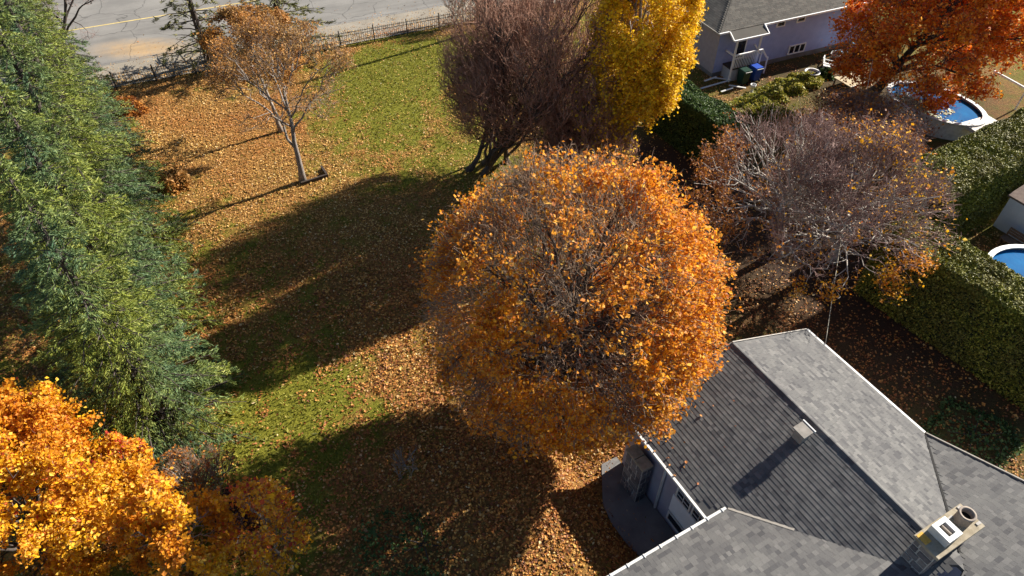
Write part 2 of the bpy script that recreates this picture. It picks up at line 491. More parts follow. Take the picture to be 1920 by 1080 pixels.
def cover(x, y):
    """share of the lawn hidden by fallen leaves (0..1) and share of dark soil tone, partly painted shade"""
    x = np.asarray(x, float); y = np.asarray(y, float)
    c = 0.45 + 0.22 * fbm(x, y, 3, 0.5) + 0.22 * fbm(x, y, 13, 2.0) + 0.3 * blob(x, y, -9, 26, 9, 5, 30)  # last blob adds leaf cover that paints the big lawn shadow browner
    c = c + 0.75 * blob(x, y, -22, 39, 8, 5.5, 25)          # carpet under the small bare trees
    c = c + 0.22 * blob(x, y, -15, 33, 5, 5)
    c = c - 0.75 * blob(x, y, -7, 47.5, 6.5, 5, 23)         # bright open grass by the fence
    c = c - 0.18 * blob(x, y, -6.5, 39, 5.5, 5, 23)
    c = c - 0.42 * blob(x, y, -9.4, 17.2, 3.4, 2.6, 30)     # green strip beside the spruces
    c = c + 0.7 * blob(x, y, 0.3, 12.5, 4.0, 4.5, -60)      # leaf drift below the big maple
    c = c + 0.45 * blob(x, y, 1, 18, 6, 5)
    c = c + 0.5 * np.exp(-((fence_n(x, y) + 0.8) / 0.7) ** 2)
    c = c + 0.3 * blob(x, y, 14, 25, 7, 7)
    s = 0.8 * blob(x, y, 12, 27, 9, 8) + 0.8 * blob(x, y, 21, 20, 8, 9) + 0.7 * blob(x, y, 20, 46, 8, 4, 23) + 0.5 * blob(x, y, -4, 10, 2.5, 2.5) + 0.9 * blob(x, y, 8, 34.5, 6, 5) + 0.9 * blob(x, y, 27, 41, 8, 6, 20)  # soil tone that also paints shade under trees and beside hedges
    return np.clip(c, 0, 1), np.clip(s, 0, 1)

ax = np.unique(np.concatenate([[-900, -400, -200, -120, -80, -60], np.arange(-48, 48.01, 0.4), [60, 80, 120, 200, 400, 900]]))
ay = np.unique(np.concatenate([[-300, -100, -40, -15, 0], np.arange(4, 62.01, 0.4), [70, 90, 130, 220, 500, 1500]]))
X, Y = np.meshgrid(ax, ay)
ng = 0.03 * fbm(X, Y, 8, 1.3) * ((np.abs(X) < 47) & (Y > 5) & (Y < 61) & (fence_n(X, Y) < -0.5)) - 0.02
Z = ground_z(X, Y) + ng
ny, nx = X.shape
ii = (np.arange(ny - 1)[:, None] * nx + np.arange(nx - 1)[None, :]).ravel()
F = np.stack([ii, ii + 1, ii + nx + 1, ii + nx], 1)
me = mesh_np('lawn', np.stack([X, Y, Z], -1).reshape(-1, 3), F, M['lawn'], True)
cv, so = cover(X.ravel(), Y.ravel())
ca = me.color_attributes.new('cover', 'FLOAT_COLOR', 'POINT')
ca.data.foreach_set('color', np.stack([cv, so, np.zeros_like(cv), np.ones_like(cv)], 1).astype(np.float32).ravel())
tag(link('lawn', me), kind='structure')

def strip(name, n0, n1, d0, d1, z, mat, wob=0.0):
    ds = np.linspace(d0, d1, 80)
    r = np.random.default_rng(5)
    e0 = n0 + wob * np.convolve(r.normal(size=86), np.ones(7) / 3, 'valid')
    e1 = n1 + 0 * e0
    pts = np.concatenate([FO + ds[:, None] * FD + e0[:, None] * FN, FO + ds[:, None] * FD + e1[:, None] * FN])
    v = np.c_[pts, np.full(len(pts), z)]
    i = np.arange(79)
    o = link(name, mesh_np(name, v, np.stack([i, i + 1, i + 81, i + 80], 1), mat))
    return tag(o, kind='structure')
strip('verge', 0.25, 4.0, -60, 60, 0.05, M['gravel'], 0.12)
strip('road', 3.8, 18.0, -60, 60, 0.056, M['road'], 0.05)
strip('road_line', 10.9, 11.05, -60, 60, 0.061, M['road_yellow'])
strip('road_edge_line', 4.05, 4.12, -60, 60, 0.061, M['concrete'])

# concrete walk beside the house
poly = [(-0.0, -0.2), (0.02, 4.4), (-1.0, 4.4), (-1.55, 3.6), (-1.72, 2.9), (-1.75, 2.0), (-1.6, 1.2), (-1.15, 0.5), (-0.7, -0.2)]
b = MB(); b.prism([H3(u, w, 0)[:2] for u, w in poly], -0.1, 0.06)
tag(b.build('walkway', M['concrete']), kind='structure')

# ------------------------------------------------------------------ foliage helpers
def unit(v):
    return v / np.maximum(np.linalg.norm(v, axis=-1, keepdims=True), 1e-9)

def tubes_np(P, Rr, k=3):
    """P (m,n,3) centre lines, Rr (m,n) radii -> verts, faces"""
    m_, n_, _ = P.shape
    T = np.empty_like(P)
    T[:, 1:-1] = P[:, 2:] - P[:, :-2]
    T[:, 0] = P[:, 1] - P[:, 0]
    T[:, -1] = P[:, -1] - P[:, -2]
    T = unit(T)
    ref = np.array([0.37, 0.21, 0.9])
    S = unit(np.cross(T, ref))
    B = np.cross(T, S)
    a = 2 * np.pi * np.arange(k) / k
    V = P[:, :, None, :] + Rr[:, :, None, None] * (np.cos(a)[None, None, :, None] * S[:, :, None, :] + np.sin(a)[None, None, :, None] * B[:, :, None, :])
    base = (np.arange(m_)[:, None, None] * n_ * k + np.arange(n_ - 1)[None, :, None] * k)
    j = np.arange(k)[None, None, :]
    j2 = (np.arange(k)[None, None, :] + 1) % k
    Fq = np.stack([base + j, base + j2, base + k + j2, base + k + j], -1).reshape(-1, 4)
    return V.reshape(-1, 3), Fq

def bez(S, D, E, n, rng, wig=0.06):
    """curves from S leaving along D to E"""
    L_ = np.linalg.norm(E - S, axis=1, keepdims=True)
    C = S + D * L_ * 0.5
    t = np.linspace(0, 1, n)[None, :, None]
    P = (1 - t) ** 2 * S[:, None] + 2 * t * (1 - t) * C[:, None] + t ** 2 * E[:, None]
    w = rng.normal(size=P.shape) * L_[:, None] * wig
    w[:, 0] = 0
    return P + w

def leaves_np(P, size, rng, up_bias=0.5, axis=None, axis_w=0.0, narrow=0.75, fold=0.25):
    """folded kite leaves at P"""
    m_ = len(P)
    nrm = unit(rng.normal(size=(m_, 3)) + np.array([0, 0, up_bias * 2]))
    d = rng.normal(size=(m_, 3))
    if axis is not None:
        d = unit(d) * (1 - axis_w) + axis * axis_w
    d = unit(d - nrm * np.sum(d * nrm, 1, keepdims=True))
    s = np.cross(nrm, d)
    sz = size * np.exp(rng.normal(size=(m_, 1)) * 0.28)
    w = sz * narrow * 0.5
    v0 = P - d * sz * 0.45
    v2 = P + d * sz * 0.55
    v1 = P + s * w + nrm * w * fold
    v3 = P - s * w + nrm * w * fold
    V = np.stack([v0, v1, v2, v3], 1).reshape(-1, 3)
    b_ = np.arange(m_)[:, None] * 4
    Ft = np.concatenate([b_ + np.array([[0, 1, 2]]), b_ + np.array([[0, 2, 3]])], 1).reshape(-1, 3)
    return V, Ft

def leaf_obj(name, P, size, mat, parent, seed, **kw):
    rng = np.random.default_rng(seed)
    V, Ft = leaves_np(P, size, rng, **kw)
    o = link(name, mesh_np(name, V, Ft, mat), parent)
    o['kind'] = 'stuff'
    return o

class Crown:
    def __init__(self, c, r):
        self.c = np.array(c, float); self.r = np.array(r, float)
    def q(self, P):
        return np.linalg.norm((P - self.c) / self.r, axis=-1)
    def clamp(self, E, rng, lo=0.86, hi=1.03):
        q = self.q(E)
        lim = rng.uniform(lo, hi, len(E))
        if getattr(self, 'lump', 0):
            d = unit((E - self.c) / self.r) * 3.0
            lim = lim * (1 + self.lump * (fbm(d[:, 0] + d[:, 2], d[:, 1] - 0.7 * d[:, 2], self.seed, 0.9) - 0.1))
        f = np.where(q > lim, lim / np.maximum(q, 1e-6), 1.0)[:, None]
        return self.c + (E - self.c) * f

def grow(P, Rr, k, rng, crown, length, t0=0.3, out=0.6, up=0.3, along=0.6, rnd=0.6, n=4, rs=0.6, rmin=0.006, wig=0.05, lo=0.86, hi=1.03, zmin=0.3):
    """k children on every curve of P"""
    m_, nn, _ = P.shape
    par = np.repeat(np.arange(m_), k)
    t = rng.uniform(t0, 1.0, len(par)) * (nn - 1)
    t = np.minimum(t, nn - 1.001)
    i = t.astype(int); f = (t - i)[:, None]
    S = P[par, i] * (1 - f) + P[par, i + 1] * f
    r0 = (Rr[par, i] * (1 - f[:, 0]) + Rr[par, i + 1] * f[:, 0])
    T = unit(P[par, i + 1] - P[par, i])
    O = unit((S - crown.c) / crown.r)
    rv = unit(rng.normal(size=S.shape))
    side = unit(rv - T * np.sum(rv * T, 1, keepdims=True))
    D0 = unit(T * along + side * rnd + O * out * 0.5 + np.array([0, 0, up * 0.5]))
    D1 = unit(T * along * 0.5 + side * rnd * 0.8 + O * out + np.array([0, 0, up]))
    ln = rng.uniform(length[0], length[1], (len(S), 1))
    E = crown.clamp(S + D1 * ln, rng, lo, hi)
    E[:, 2] = np.maximum(E[:, 2], zmin)
    C = bez(S, D0, E, n, rng, wig)
    ra = np.maximum(r0 * rs, rmin)
    Rc = ra[:, None] * np.linspace(1, 0.35, n)[None, :]
    return C, np.maximum(Rc, rmin * 0.6)

def pick_leaf_points(P, count, rng, jit, t0=0.2):
    m_, nn, _ = P.shape
    i = rng.integers(0, m_, count)
    t = np.minimum(rng.uniform(t0, 1, count) * (nn - 1), nn - 1.001)
    j = t.astype(int); f = (t - j)[:, None]
    return P[i, j] * (1 - f) + P[i, j + 1] * f + rng.normal(size=(count, 3)) * jit

def make_tree(name, label, cat, base, crown, fork=0.35, r0=0.25, limbs=8, br=7, tw=8, ft=5, seed=1, bark='bark_grey', twig='twig_brown',
              leaf=None, nleaf=0, leaf_size=0.15, jit=0.12, mask=None, up=0.35, out=0.6, lens=((2, 3.5), (1.0, 1.8), (0.4, 0.8)), rmin=0.008,
              upright=0.0, lo_dir=-0.35, group=None, extra=None, stems=1, spray=1.0, spread=0.35, gap=0.0, gap_scale=0.9, shell=0, lump=0.0):
    rng = np.random.default_rng(seed)
    base = np.array([base[0], base[1], gz(base[0], base[1]) - 0.1])
    root = empty(name, tuple(base), label, cat, group)
    off = -base
    C = crown
    C.lump = lump; C.seed = seed
    forkp = base + (C.c - base) * fork
    forkp[2] = base[2] + (C.c[2] + 0.2 * C.r[2] - base[2]) * fork
    # trunk
    st = []
    for s in range(stems):
        jx = rng.normal(size=3) * (0.0 if stems == 1 else spread); jx[2] = 0
        top = C.c + C.r * np.array([rng.uniform(-.15, .15), rng.uniform(-.15, .15), 0.35])
        if stems > 1:
            a = 2 * math.pi * (s + 0.3) / stems
            top = C.c + C.r * np.array([0.5 * math.cos(a), 0.5 * math.sin(a), 0.3])
        ts = np.linspace(0, 1, 9)
        pts = []
        for t in ts:
            a_ = base + jx * (1 - 0.3 * t)
            q_ = (1 - t) ** 2 * a_ + 2 * t * (1 - t) * (forkp + jx * 0.5) + t * t * top
            pts.append(q_ + rng.normal(size=3) * 0.03 * (0 < t))
        pts = np.array(pts)
        rr = r0 / (stems ** 0.45) * (1 - 0.8 * ts) * (1 + 0.5 * np.exp(-ts * 14))
        b_ = MB(); b_.tube(pts + off, list(rr), 9)
        b_.build('trunk', M[bark], root, True)
        st.append((pts, rr))
    # limbs
    LP = []; LR = []
    kk = 0
    for s, (pts, rr) in enumerate(st):
        nl = max(2, limbs // stems)
        for i in range(nl):
            g = (i + 0.5) / nl
            zz = 1 - g * (1 - lo_dir)
            a = kk * 2.399963 + rng.uniform(-.3, .3)
            kk += 1
            hh = math.sqrt(max(0, 1 - zz * zz))
            d = np.array([hh * math.cos(a), hh * math.sin(a), zz])
            E = C.c + C.r * d * rng.uniform(0.55, 0.8)
            ti = np.clip(0.30 + 0.55 * (zz - lo_dir) / (1 - lo_dir) + rng.uniform(-.08, .08), 0.2, 0.92) * 8 if fork > 0.2 else rng.uniform(1.0, 5)
            j = int(ti); f = ti - j
            S = pts[j] * (1 - f) + pts[j + 1] * f
            D = unit((E - S) * np.array([1, 1, 0.4]) + np.array([0, 0, 1.0 + upright]) * np.linalg.norm(E - S) * 0.6)
            c_ = bez(S[None], D[None], E[None], 8, rng, 0.018)[0]
            r1 = (rr[j] * (1 - f) + rr[min(j + 1, 8)] * f) * 0.62
            LP.append(c_); LR.append(np.linspace(r1, max(r1 * 0.28, 0.02), 8))
    LP = np.array(LP); LR = np.array(LR)
    for c_, r_ in zip(LP, LR):
        b_ = MB(); b_.tube(c_ + off, list(r_), 6)
        b_.build('limb', M[bark], root, True)
    B1, R1 = grow(LP, LR, br, rng, C, lens[0], 0.25, out, up + upright, 0.6, 0.8, 6, 0.55, 0.024, 0.06)
    B2, R2 = grow(B1, R1, tw, rng, C, lens[1], 0.2, out, up + upright, 0.6, 0.8, 5, 0.6, rmin, 0.05, 0.84, 1.03 * spray)
    v_, f_ = tubes_np(B1 + off, R1, 4)
    o = link('branches', mesh_np('branches', v_, f_, M[bark], True), root)
    o['kind'] = 'stuff'
    if shell:
        d = unit(rng.normal(size=(shell, 3)))
        t_ = unit(d + rng.normal(size=d.shape) * 0.35)
        S_ = C.c + C.r * d * rng.uniform(0.62, 0.84, (shell, 1))
        E_ = C.clamp(C.c + C.r * (d * 0.80 + t_ * rng.uniform(0.1, 0.22, (shell, 1))), rng, 0.9, 1.02)
        k_ = E_[:, 2] > base[2] + 0.4
        S_, E_, t_ = S_[k_], E_[k_], t_[k_]
        Bs = bez(S_, unit(E_ - S_ + np.array([0, 0, 0.3])), E_, 5, rng, 0.05)
        B2 = np.concatenate([B2, Bs])
        R2 = np.concatenate([R2, np.repeat((rmin * 1.2 * np.linspace(1, 0.5, 5))[None], len(Bs), 0)])
    if gap > 0:
        mid = B2[:, 2]
        gv = fbm(mid[:, 0] + 0.5 * mid[:, 2], mid[:, 1] - 0.6 * mid[:, 2], seed + 5, gap_scale)
        kp = rng.uniform(size=len(B2)) < np.clip((gv + 0.9 - gap) * 2.2, 0.12, 1)
        B2, R2 = B2[kp], R2[kp]
        B3 = B2
    parts = [tubes_np(B2 + off, R2, 3)]
    B3 = B2
    if ft:
        B3, R3 = grow(B2, R2, ft, rng, C, lens[2], 0.15, out, up + upright, 0.5, 0.9, 3, 0.7, rmin * 0.8, 0.06, 0.84, 1.06 * spray)
        parts.append(tubes_np(B3 + off, R3, 3))
    vs = []; fs = []; n0 = 0
    for v, f in parts:
        vs.append(v); fs.append(f + n0); n0 += len(v)
    o = link('twigs', mesh_np('twigs', np.concatenate(vs), np.concatenate(fs), M[twig], True), root)
    o['kind'] = 'stuff'
    if nleaf:
        PT = pick_leaf_points(B3, nleaf, rng, jit)
        if mask is not None:
            PT = PT[mask(PT, rng)]
        leaf_obj('crown', PT + off, leaf_size, M[leaf], root, seed + 50)
    if extra:
        for (ln, lm, cnt, fn, szz) in extra:
            PT = pick_leaf_points(B3, cnt, rng, jit)
            PT = PT[fn(PT, rng)]
            if len(PT):
                leaf_obj(ln, PT + off, szz, M[lm], root, seed + 70)
    return root

def make_spruce(name, label, base, h, rb, seed, mat='needle', dens=1.0, zlow=0.25, droop=0.25, spray=0.30, whorl_step=0.36, group=None, sparse=False, cat='spruce tree', pw=0.78, nsp=12):
    rng = np.random.default_rng(seed)
    root = empty(name, (base[0], base[1], gz(*base) - 0.05), label, cat, group)
    b_ = MB(); b_.tube([(0, 0, 0), (0.02, 0.03, h * 0.4), (0, 0.02, h * 0.75), (0, 0, h)], [rb * 0.075, rb * 0.05, rb * 0.028, 0.015], 9)
    b_.build('trunk', M['bark_dark'], root, True)
    S = []; E = []
    z = zlow
    while z < h * 0.985:
        R = rb * (1 - z / h) ** pw
        k = max(5, int((9 if not sparse else 6) * (0.5 + R / rb * 0.7)))
        a0 = rng.uniform(0, 6.28)
        for i in range(k):
            a = a0 + 2 * math.pi * i / k + rng.normal() * 0.2
            r = max(0.15, R * rng.uniform(0.78, 1.12))
            S.append((0, 0, z + rng.normal() * 0.08))
            E.append((math.cos(a) * r, math.sin(a) * r, z + rng.normal() * 0.1 - droop * r * rng.uniform(0.5, 1.3) + 0.10 * (z / h) * r * 2))
        z += whorl_step * (0.7 + 0.6 * R / rb)
    S = np.array(S); E = np.array(E)
    E[:, 2] = np.maximum(E[:, 2], 0.12)
    D = unit((E - S) * np.array([1, 1, 0.3]) + np.array([0, 0, 0.25]))
    B = bez(S, D, E, 6, rng, 0.012)
    ln = np.linalg.norm(E - S, axis=1)
    Rb = (0.012 + 0.012 * ln)[:, None] * np.linspace(1, 0.3, 6)
    v, f = tubes_np(B, Rb, 4)
    o = link('branches', mesh_np('branches', v, f, M['bark_dark'], True), root)
    o['kind'] = 'stuff'
    # side branchlets, then sprays along them
    k = 5 if not sparse else 4
    par = np.repeat(np.arange(len(B)), np.maximum(3, (ln * k * dens).astype(int)))
    t = rng.uniform(0.18, 1.0, len(par)) * 4.999
    i = t.astype(int); ff = (t - i)[:, None]
    P0 = B[par, i] * (1 - ff) + B[par, i + 1] * ff
    T = unit(B[par, i + 1] - B[par, i])
    side = np.cross(T, np.array([0, 0, 1.0])) * rng.choice([-1, 1], len(par))[:, None]
    l2 = (0.18 + 0.30 * ln[par] * (1 - t / 5 * 0.75)) * rng.uniform(0.5, 1.2, len(par))
    l2 = np.minimum(l2, 0.9)[:, None]
    P1 = P0 + unit(T * 0.7 + unit(side) * 0.9 + np.array([0, 0, -0.15]) + rng.normal(size=T.shape) * 0.12) * l2
    ns = nsp
    tt = rng.uniform(0.1, 1.05, (len(par), ns))[..., None]
    Q = (P0[:, None] * (1 - tt) + P1[:, None] * tt).reshape(-1, 3) + rng.normal(size=(len(par) * ns, 3)) * 0.04
    axis = np.repeat(unit(P1 - P0) * 0.8 + unit(P0 * np.array([1, 1, 0])) * 0.4 + np.array([0, 0, 0.25]), ns, 0)
    o = leaf_obj('crown', Q, spray, M[mat], root, seed + 9, axis=unit(axis), axis_w=0.82, narrow=0.17, up_bias=0.35, fold=0.2)
    return root

# ------------------------------------------------------------------ main house
def plane_shingles(origin, a, s, nrm, la, ls, keep, rng, expo=0.15, pre=0.0):
    """list of (corner point, width idx, matrix) for courses on a roof plane; a=along course, s=up slope"""
    out_ = []
    ncr = int(ls / expo)
    for i in range(ncr):
        d = i * expo
        x = -rng.uniform(0, 0.3)
        while x < la:
            wi = int(rng.integers(0, len(SW)))
            cx = x + SW[wi] / 2
            if 0.0 <= x + 0.02 and x + SW[wi] <= la + 0.05 and keep(cx, d + 0.07):
                out_.append((origin + a * x + s * d, wi))
            x += SW[wi]
        
    return out_
SW = [0.12, 0.15, 0.18, 0.21, 0.25, 0.30]
def shingle_verts(w, expo=0.15, t=0.0125):
    g = 0.002
    L_ = expo + 0.05
    return np.array([(g, 0, 0.001), (w - g, 0, 0.001), (w - g, L_, 0.0005), (g, L_, 0.0005),
                     (g, 0, t), (w - g, 0, t), (w - g, L_, 0.002), (g, L_, 0.002)])
SHF = [(4, 5, 6, 7), (0, 1, 5, 4), (1, 2, 6, 5), (3, 0, 4, 7)]
sh_mesh = []
for w_ in SW:
    b_ = MB(); b_.add(shingle_verts(w_), SHF)
    sh_mesh.append(b_.mesh('shingle', M['shingle_one']))

house = empty('bungalow', H3(0, 0, 0), 'grey shingled bungalow beneath the drone, with a stone chimney and white gutters', 'house')
hoff = -np.array(H3(0, 0, 0))
def HW(u, w, z):
    return tuple(np.array(H3(u, w, z)) + hoff)

def hbox(b_, u0, u1, w0, w1, z0, z1):
    p = [HW(u0, w1, z0), HW(u1, w1, z0), HW(u1, w0, z0), HW(u0, w0, z0), HW(u0, w1, z1), HW(u1, w1, z1), HW(u1, w0, z1), HW(u0, w0, z1)]
    return b_.hexa(p)

MAIN_EZ, RIDGE_Z, HALF = 2.9, 4.6, 4.43
mslope = (RIDGE_Z - MAIN_EZ) / HALF
# walls
b_ = MB(); hbox(b_, 0.06, 8.7, 0.1, 14, -0.1, 2.78); b_.build('wall', M['siding'], house)
b_ = MB()
b_.add([HW(0.06, 0.1, 2.78), HW(8.7, 0.1, 2.78), HW(4.43, 0.1, 4.45), HW(0.06, 0.3, 2.78), HW(8.7, 0.3, 2.78), HW(4.43, 0.3, 4.45)], [(0, 1, 2), (5, 4, 3), (0, 2, 5, 3), (1, 4, 5, 2)])
b_.build('gable_wall', M['siding_blue'], house)
b_ = MB(); hbox(b_, -8, 0.02, 4.85, 14, -0.1, 2.95); b_.build('wall', M['siding'], house)

def roof_slab(pts, th=0.14):
    b_ = MB()
    p = [np.array(HW(*q)) for q in pts]
    n_ = len(p)
    lo = [q - np.array([0, 0, th]) for q in p]
    b_.add(lo + p, [tuple(range(n_ - 1, -1, -1)), tuple(range(n_, 2 * n_))] + [(i, (i + 1) % n_, n_ + (i + 1) % n_, n_ + i) for i in range(n_)])
    return b_
roofs = []
wz = lambda w: 3.15 + 0.25 * (w - 4.5)          # left wing plane
rz = lambda w: 2.9 + 0.43 * (w - 5.66)          # right wing plane
main_left = roof_slab([(0, 0, 2.9), (4.43, 0, 4.6), (4.43, 9.4, 4.6), (3.2, 8.4, 2.9 + mslope * 3.2), (0, 4.8, 2.9)]).build('roof', M['shingle'], house)
main_right = roof_slab([(8.86, 0, 2.9), (8.86, 5.66, 2.9), (4.43, 9.6, 4.6), (4.43, 0, 4.6)]).build('roof', M['shingle'], house)
wing_left = roof_slab([(-8, 4.5, wz(4.5)), (0.65, 4.5, wz(4.5)), (3.4, 8.7, wz(8.7)), (3.4, 10, wz(10)), (-8, 10, wz(10))]).build('roof', M['shingle'], house)
wing_right = roof_slab([(8.86, 5.66, 2.9), (8.86, 11, rz(11)), (3.4, 11, rz(11)), (3.4, 9.9, rz(9.9)), (4.5, 9.55, rz(9.55))]).build('roof', M['shingle'], house)
rng = np.random.default_rng(11)
U3 = np.array([HU[0], HU[1], 0]); W3 = -np.array([HV[0], HV[1], 0])
def slope_axes(along, horiz_up, sl):
    s = horiz_up + np.array([0, 0, sl]); s = s / np.linalg.norm(s)
    n_ = np.cross(along, s)
    if n_[2] < 0:
        n_ = -n_
    return along, s, n_
cosm = math.cos(math.atan(mslope)); cosw = math.cos(math.atan(0.25)); cosr = math.cos(math.atan(0.43))
sets = []
# main left: along = -w direction so that a x s points up
def add_plane(roof, origin, along, hup, sl, la, ls, keep):
    a, s, n_ = slope_axes(along, hup, sl)
    if np.dot(np.cross(a, s), n_) < 0:
        raise RuntimeError
    for P_, wi in plane_shingles(np.array(origin) + n_ * 0.002, a, s, n_, la, ls, keep, rng):
        sets.append((roof, P_, wi, a, s, n_))
# keep(x along, d up slope)
add_plane(main_left, HW(0, 0, 2.9), W3, U3, mslope, 9.4, HALF / cosm - 0.02,
          lambda x, d: x < 4.5 + (d * cosm - 0.65) / 0.65 + 0.12 or d * cosm > 3.35)
add_plane(main_right, HW(8.86, 9.7, 2.9), -W3, -U3, mslope, 9.7, HALF / cosm - 0.02,
          lambda x, d: 9.7 - x < 5.66 + d * cosm / 1.12 - 0.02)
add_plane(wing_left, HW(3.4, 4.5, wz(4.5)), -U3, W3, 0.25, 11.4, 5.4,
          lambda x, d: 3.4 - x < 0.65 + 0.65 * (d * cosw) + 0.05)
add_plane(wing_right, HW(8.86, 5.66, 2.9), -U3, W3, 0.43, 5.46, 5.6,
          lambda x, d: 8.86 - x > 8.86 - 1.12 * (d * cosr) + 0.06)
camp = np.array([0, 0, CAM_H]) + hoff
def vis_rank(e):
    P_ = e[1] - hoff
    cx = P_[0]; cz = P_[1] * 0.7071 - (P_[2] - CAM_H) * 0.7071; cy = P_[1] * 0.7071 + (P_[2] - CAM_H) * 0.7071
    px = 960 + 1300 * cx / cz; py = 540 - 1300 * cy / cz
    if not (1100 < px < 1915 and 560 < py < 1076):
        return 1e6
    return cz
order = sorted(range(len(sets)), key=lambda i: vis_rank(sets[i]))
single = set(order[:255])
rest = {}
for i, (roof, P_, wi, a, s, n_) in enumerate(sets):
    if i in single:
        o = bpy.data.objects.new('shingle', sh_mesh[wi])
        COL.objects.link(o)
        o.parent = roof
        o.matrix_local = Matrix(((a[0], s[0], n_[0], P_[0]), (a[1], s[1], n_[1], P_[1]), (a[2], s[2], n_[2], P_[2]), (0, 0, 0, 1)))
    else:
        rest.setdefault(roof.name, (roof, MB()))[1].add(P_ + (shingle_verts(SW[wi]) * np.array([1, 1, rng.uniform(0.85, 1.12)])) @ np.array([a, s, n_]), SHF)
for roof, mb in rest.values():
    o = mb.build('shingle_courses', M['shingle'], roof)
    o['kind'] = 'stuff'
# ridge caps
for i in range(33):
    w = 0.02 + i * 0.27
    b_ = MB()
    zt = RIDGE_Z + 0.035 + 0.004 * (i % 2)
    du = 0.14; dz = du * mslope
    b_.hexa([HW(4.43 - du, w + 0.3, zt - dz - .02), HW(4.43 + du, w + 0.3, zt - dz - .02), HW(4.43 + du, w, zt - dz - 0.012), HW(4.43 - du, w, zt - dz - 0.012),
             HW(4.43 - 0.02, w + 0.3, zt), HW(4.43 + 0.02, w + 0.3, zt), HW(4.43 + 0.02, w, zt + 0.008), HW(4.43 - 0.02, w, zt + 0.008)])
    b_.build('ridge_cap', M['shingle_one'], main_right)
# gutters, fascia and drip edges
def hbar(name, p, q, w_, h_, mat, parent=house):
    b_ = MB(); b_.bar(HW(*p), HW(*q), w_, h_)
    return b_.build(name, M[mat], parent)
hbar('gutter', (-0.05, 0.0, 2.86), (-0.05, 4.62, 2.86), 0.085, 0.11, 'white')
hbar('gutter', (8.91, 0.0, 2.86), (8.91, 5.6, 2.86), 0.085, 0.11, 'white')
g_ = hbar('gutter', (-8, 4.45, 3.11), (0.62, 4.45, 3.11), 0.085, 0.11, 'white')
hb = MB()
for u in np.arange(-7.6, 0.6, 0.62):
    hb.bar(HW(u, 4.40, 3.175), HW(u, 4.53, 3.185), 0.035, 0.02)
hb.build('gutter_hanger', M['white'], g_)['kind'] = 'stuff'
hbar('rake_board', (0, -0.02, 2.88), (4.43, -0.02, 4.58), 0.04, 0.14, 'galv')
hbar('rake_board', (8.86, -0.02, 2.88), (4.43, -0.02, 4.58), 0.04, 0.14, 'galv')
hbar('rake_board', (8.90, 5.66, 2.88), (8.90, 11, rz(11) - 0.02), 0.05, 0.15, 'galv')
hbar('valley_flashing', (8.78, 5.70, 2.955), (4.9, 9.16, 4.46), 0.07, 0.012, 'black', main_right)
hbar('end_flashing', (0.67, 4.5, wz(4.5) + 0.02), (1.75, 6.16, wz(6.16) + 0.02), 0.09, 0.02, 'galv', wing_left)
hbar('downspout', (-0.02, 2.26, 0.1), (-0.02, 2.26, 2.82), 0.075, 0.075, 'white')

# windows on the wall above the walk
def hwin(w0, w1, z0, z1, nmull, nbar, fr=0.07):
    b_ = MB()
    hbox(b_, -0.005, 0.075, w0, w1, z0, z0 + fr); hbox(b_, -0.005, 0.075, w0, w1, z1 - fr, z1)
    hbox(b_, -0.006, 0.074, w0, w0 + fr, z0 + fr, z1 - fr); hbox(b_, -0.006, 0.074, w1 - fr, w1, z0 + fr, z1 - fr)
    win = b_.build('window', M['white'], house)
    b_ = MB(); hbox(b_, 0.02, 0.05, w0 + fr, w1 - fr, z0 + fr, z1 - fr); b_.build('pane', M['glass'], win)
    b_ = MB()
    for k in range(1, nmull + 1):
        x = w0 + (w1 - w0) * k / (nmull + 1)
        hbox(b_, 0.0, 0.046, x - 0.012, x + 0.012, z0 + fr, z1 - fr)
    for k in range(1, nbar + 1):
        x = z0 + (z1 - z0) * k / (nbar + 1)
        hbox(b_, 0.001, 0.045, w0 + fr, w1 - fr, x - 0.012, x + 0.012)
    if nmull or nbar:
        b_.build('muntin', M['white'], win)['kind'] = 'stuff'
    return win
hwin(2.92, 3.66, 2.02, 2.77, 1, 2)
hwin(3.72, 4.44, 2.02, 2.77, 1, 2)
hwin(2.85, 3.78, 0.3, 0.86, 0, 0)
b_ = MB(); hbox(b_, 0.0, 0.056, 2.84, 4.5, 0.98, 2.0); b_.build('wall_panel', M['shed_wall'], house)

# stone faces
def stone_face(o3, a3, b3, n3, w_, h_, nx_, ny_, parent, seed, prefix='stone'):
    r = np.random.default_rng(seed)
    o3, a3, b3, n3 = [np.array(q, float) for q in (o3, a3, b3, n3)]
    ys = np.linspace(0, h_, ny_ + 1)
    for j in range(ny_):
        k = nx_ + int(r.integers(-1, 2))
        xs = np.linspace(0, w_, max(2, k) + 1)
        xs[1:-1] += r.uniform(-.25, .25, len(xs) - 2) * w_ / k
        for i in range(len(xs) - 1):
            g = 0.012
            x0, x1, y0, y1 = xs[i] + g, xs[i + 1] - g, ys[j] + g, ys[j + 1] - g
            d = r.uniform(0.012, 0.035)
            js = r.uniform(-.015, .015, (4, 2))
            quad = [(x0 + js[0, 0] * 0, y0 + js[0, 1] * 0), (x1, y0), (x1, y1), (x0, y1)]
            c_ = np.array([(x0 + x1) / 2, (y0 + y1) / 2])
            top_ = [c_ + (np.array(q) - c_) * r.uniform(0.7, 0.92) for q in quad]
            vs = [o3 + a3 * q[0] + b3 * q[1] - n3 * 0.02 for q in quad] + [o3 + a3 * q[0] + b3 * q[1] + n3 * d for q in top_]
            b_ = MB(); b_.hexa(vs)
            b_.build(prefix, M['stone'], parent)

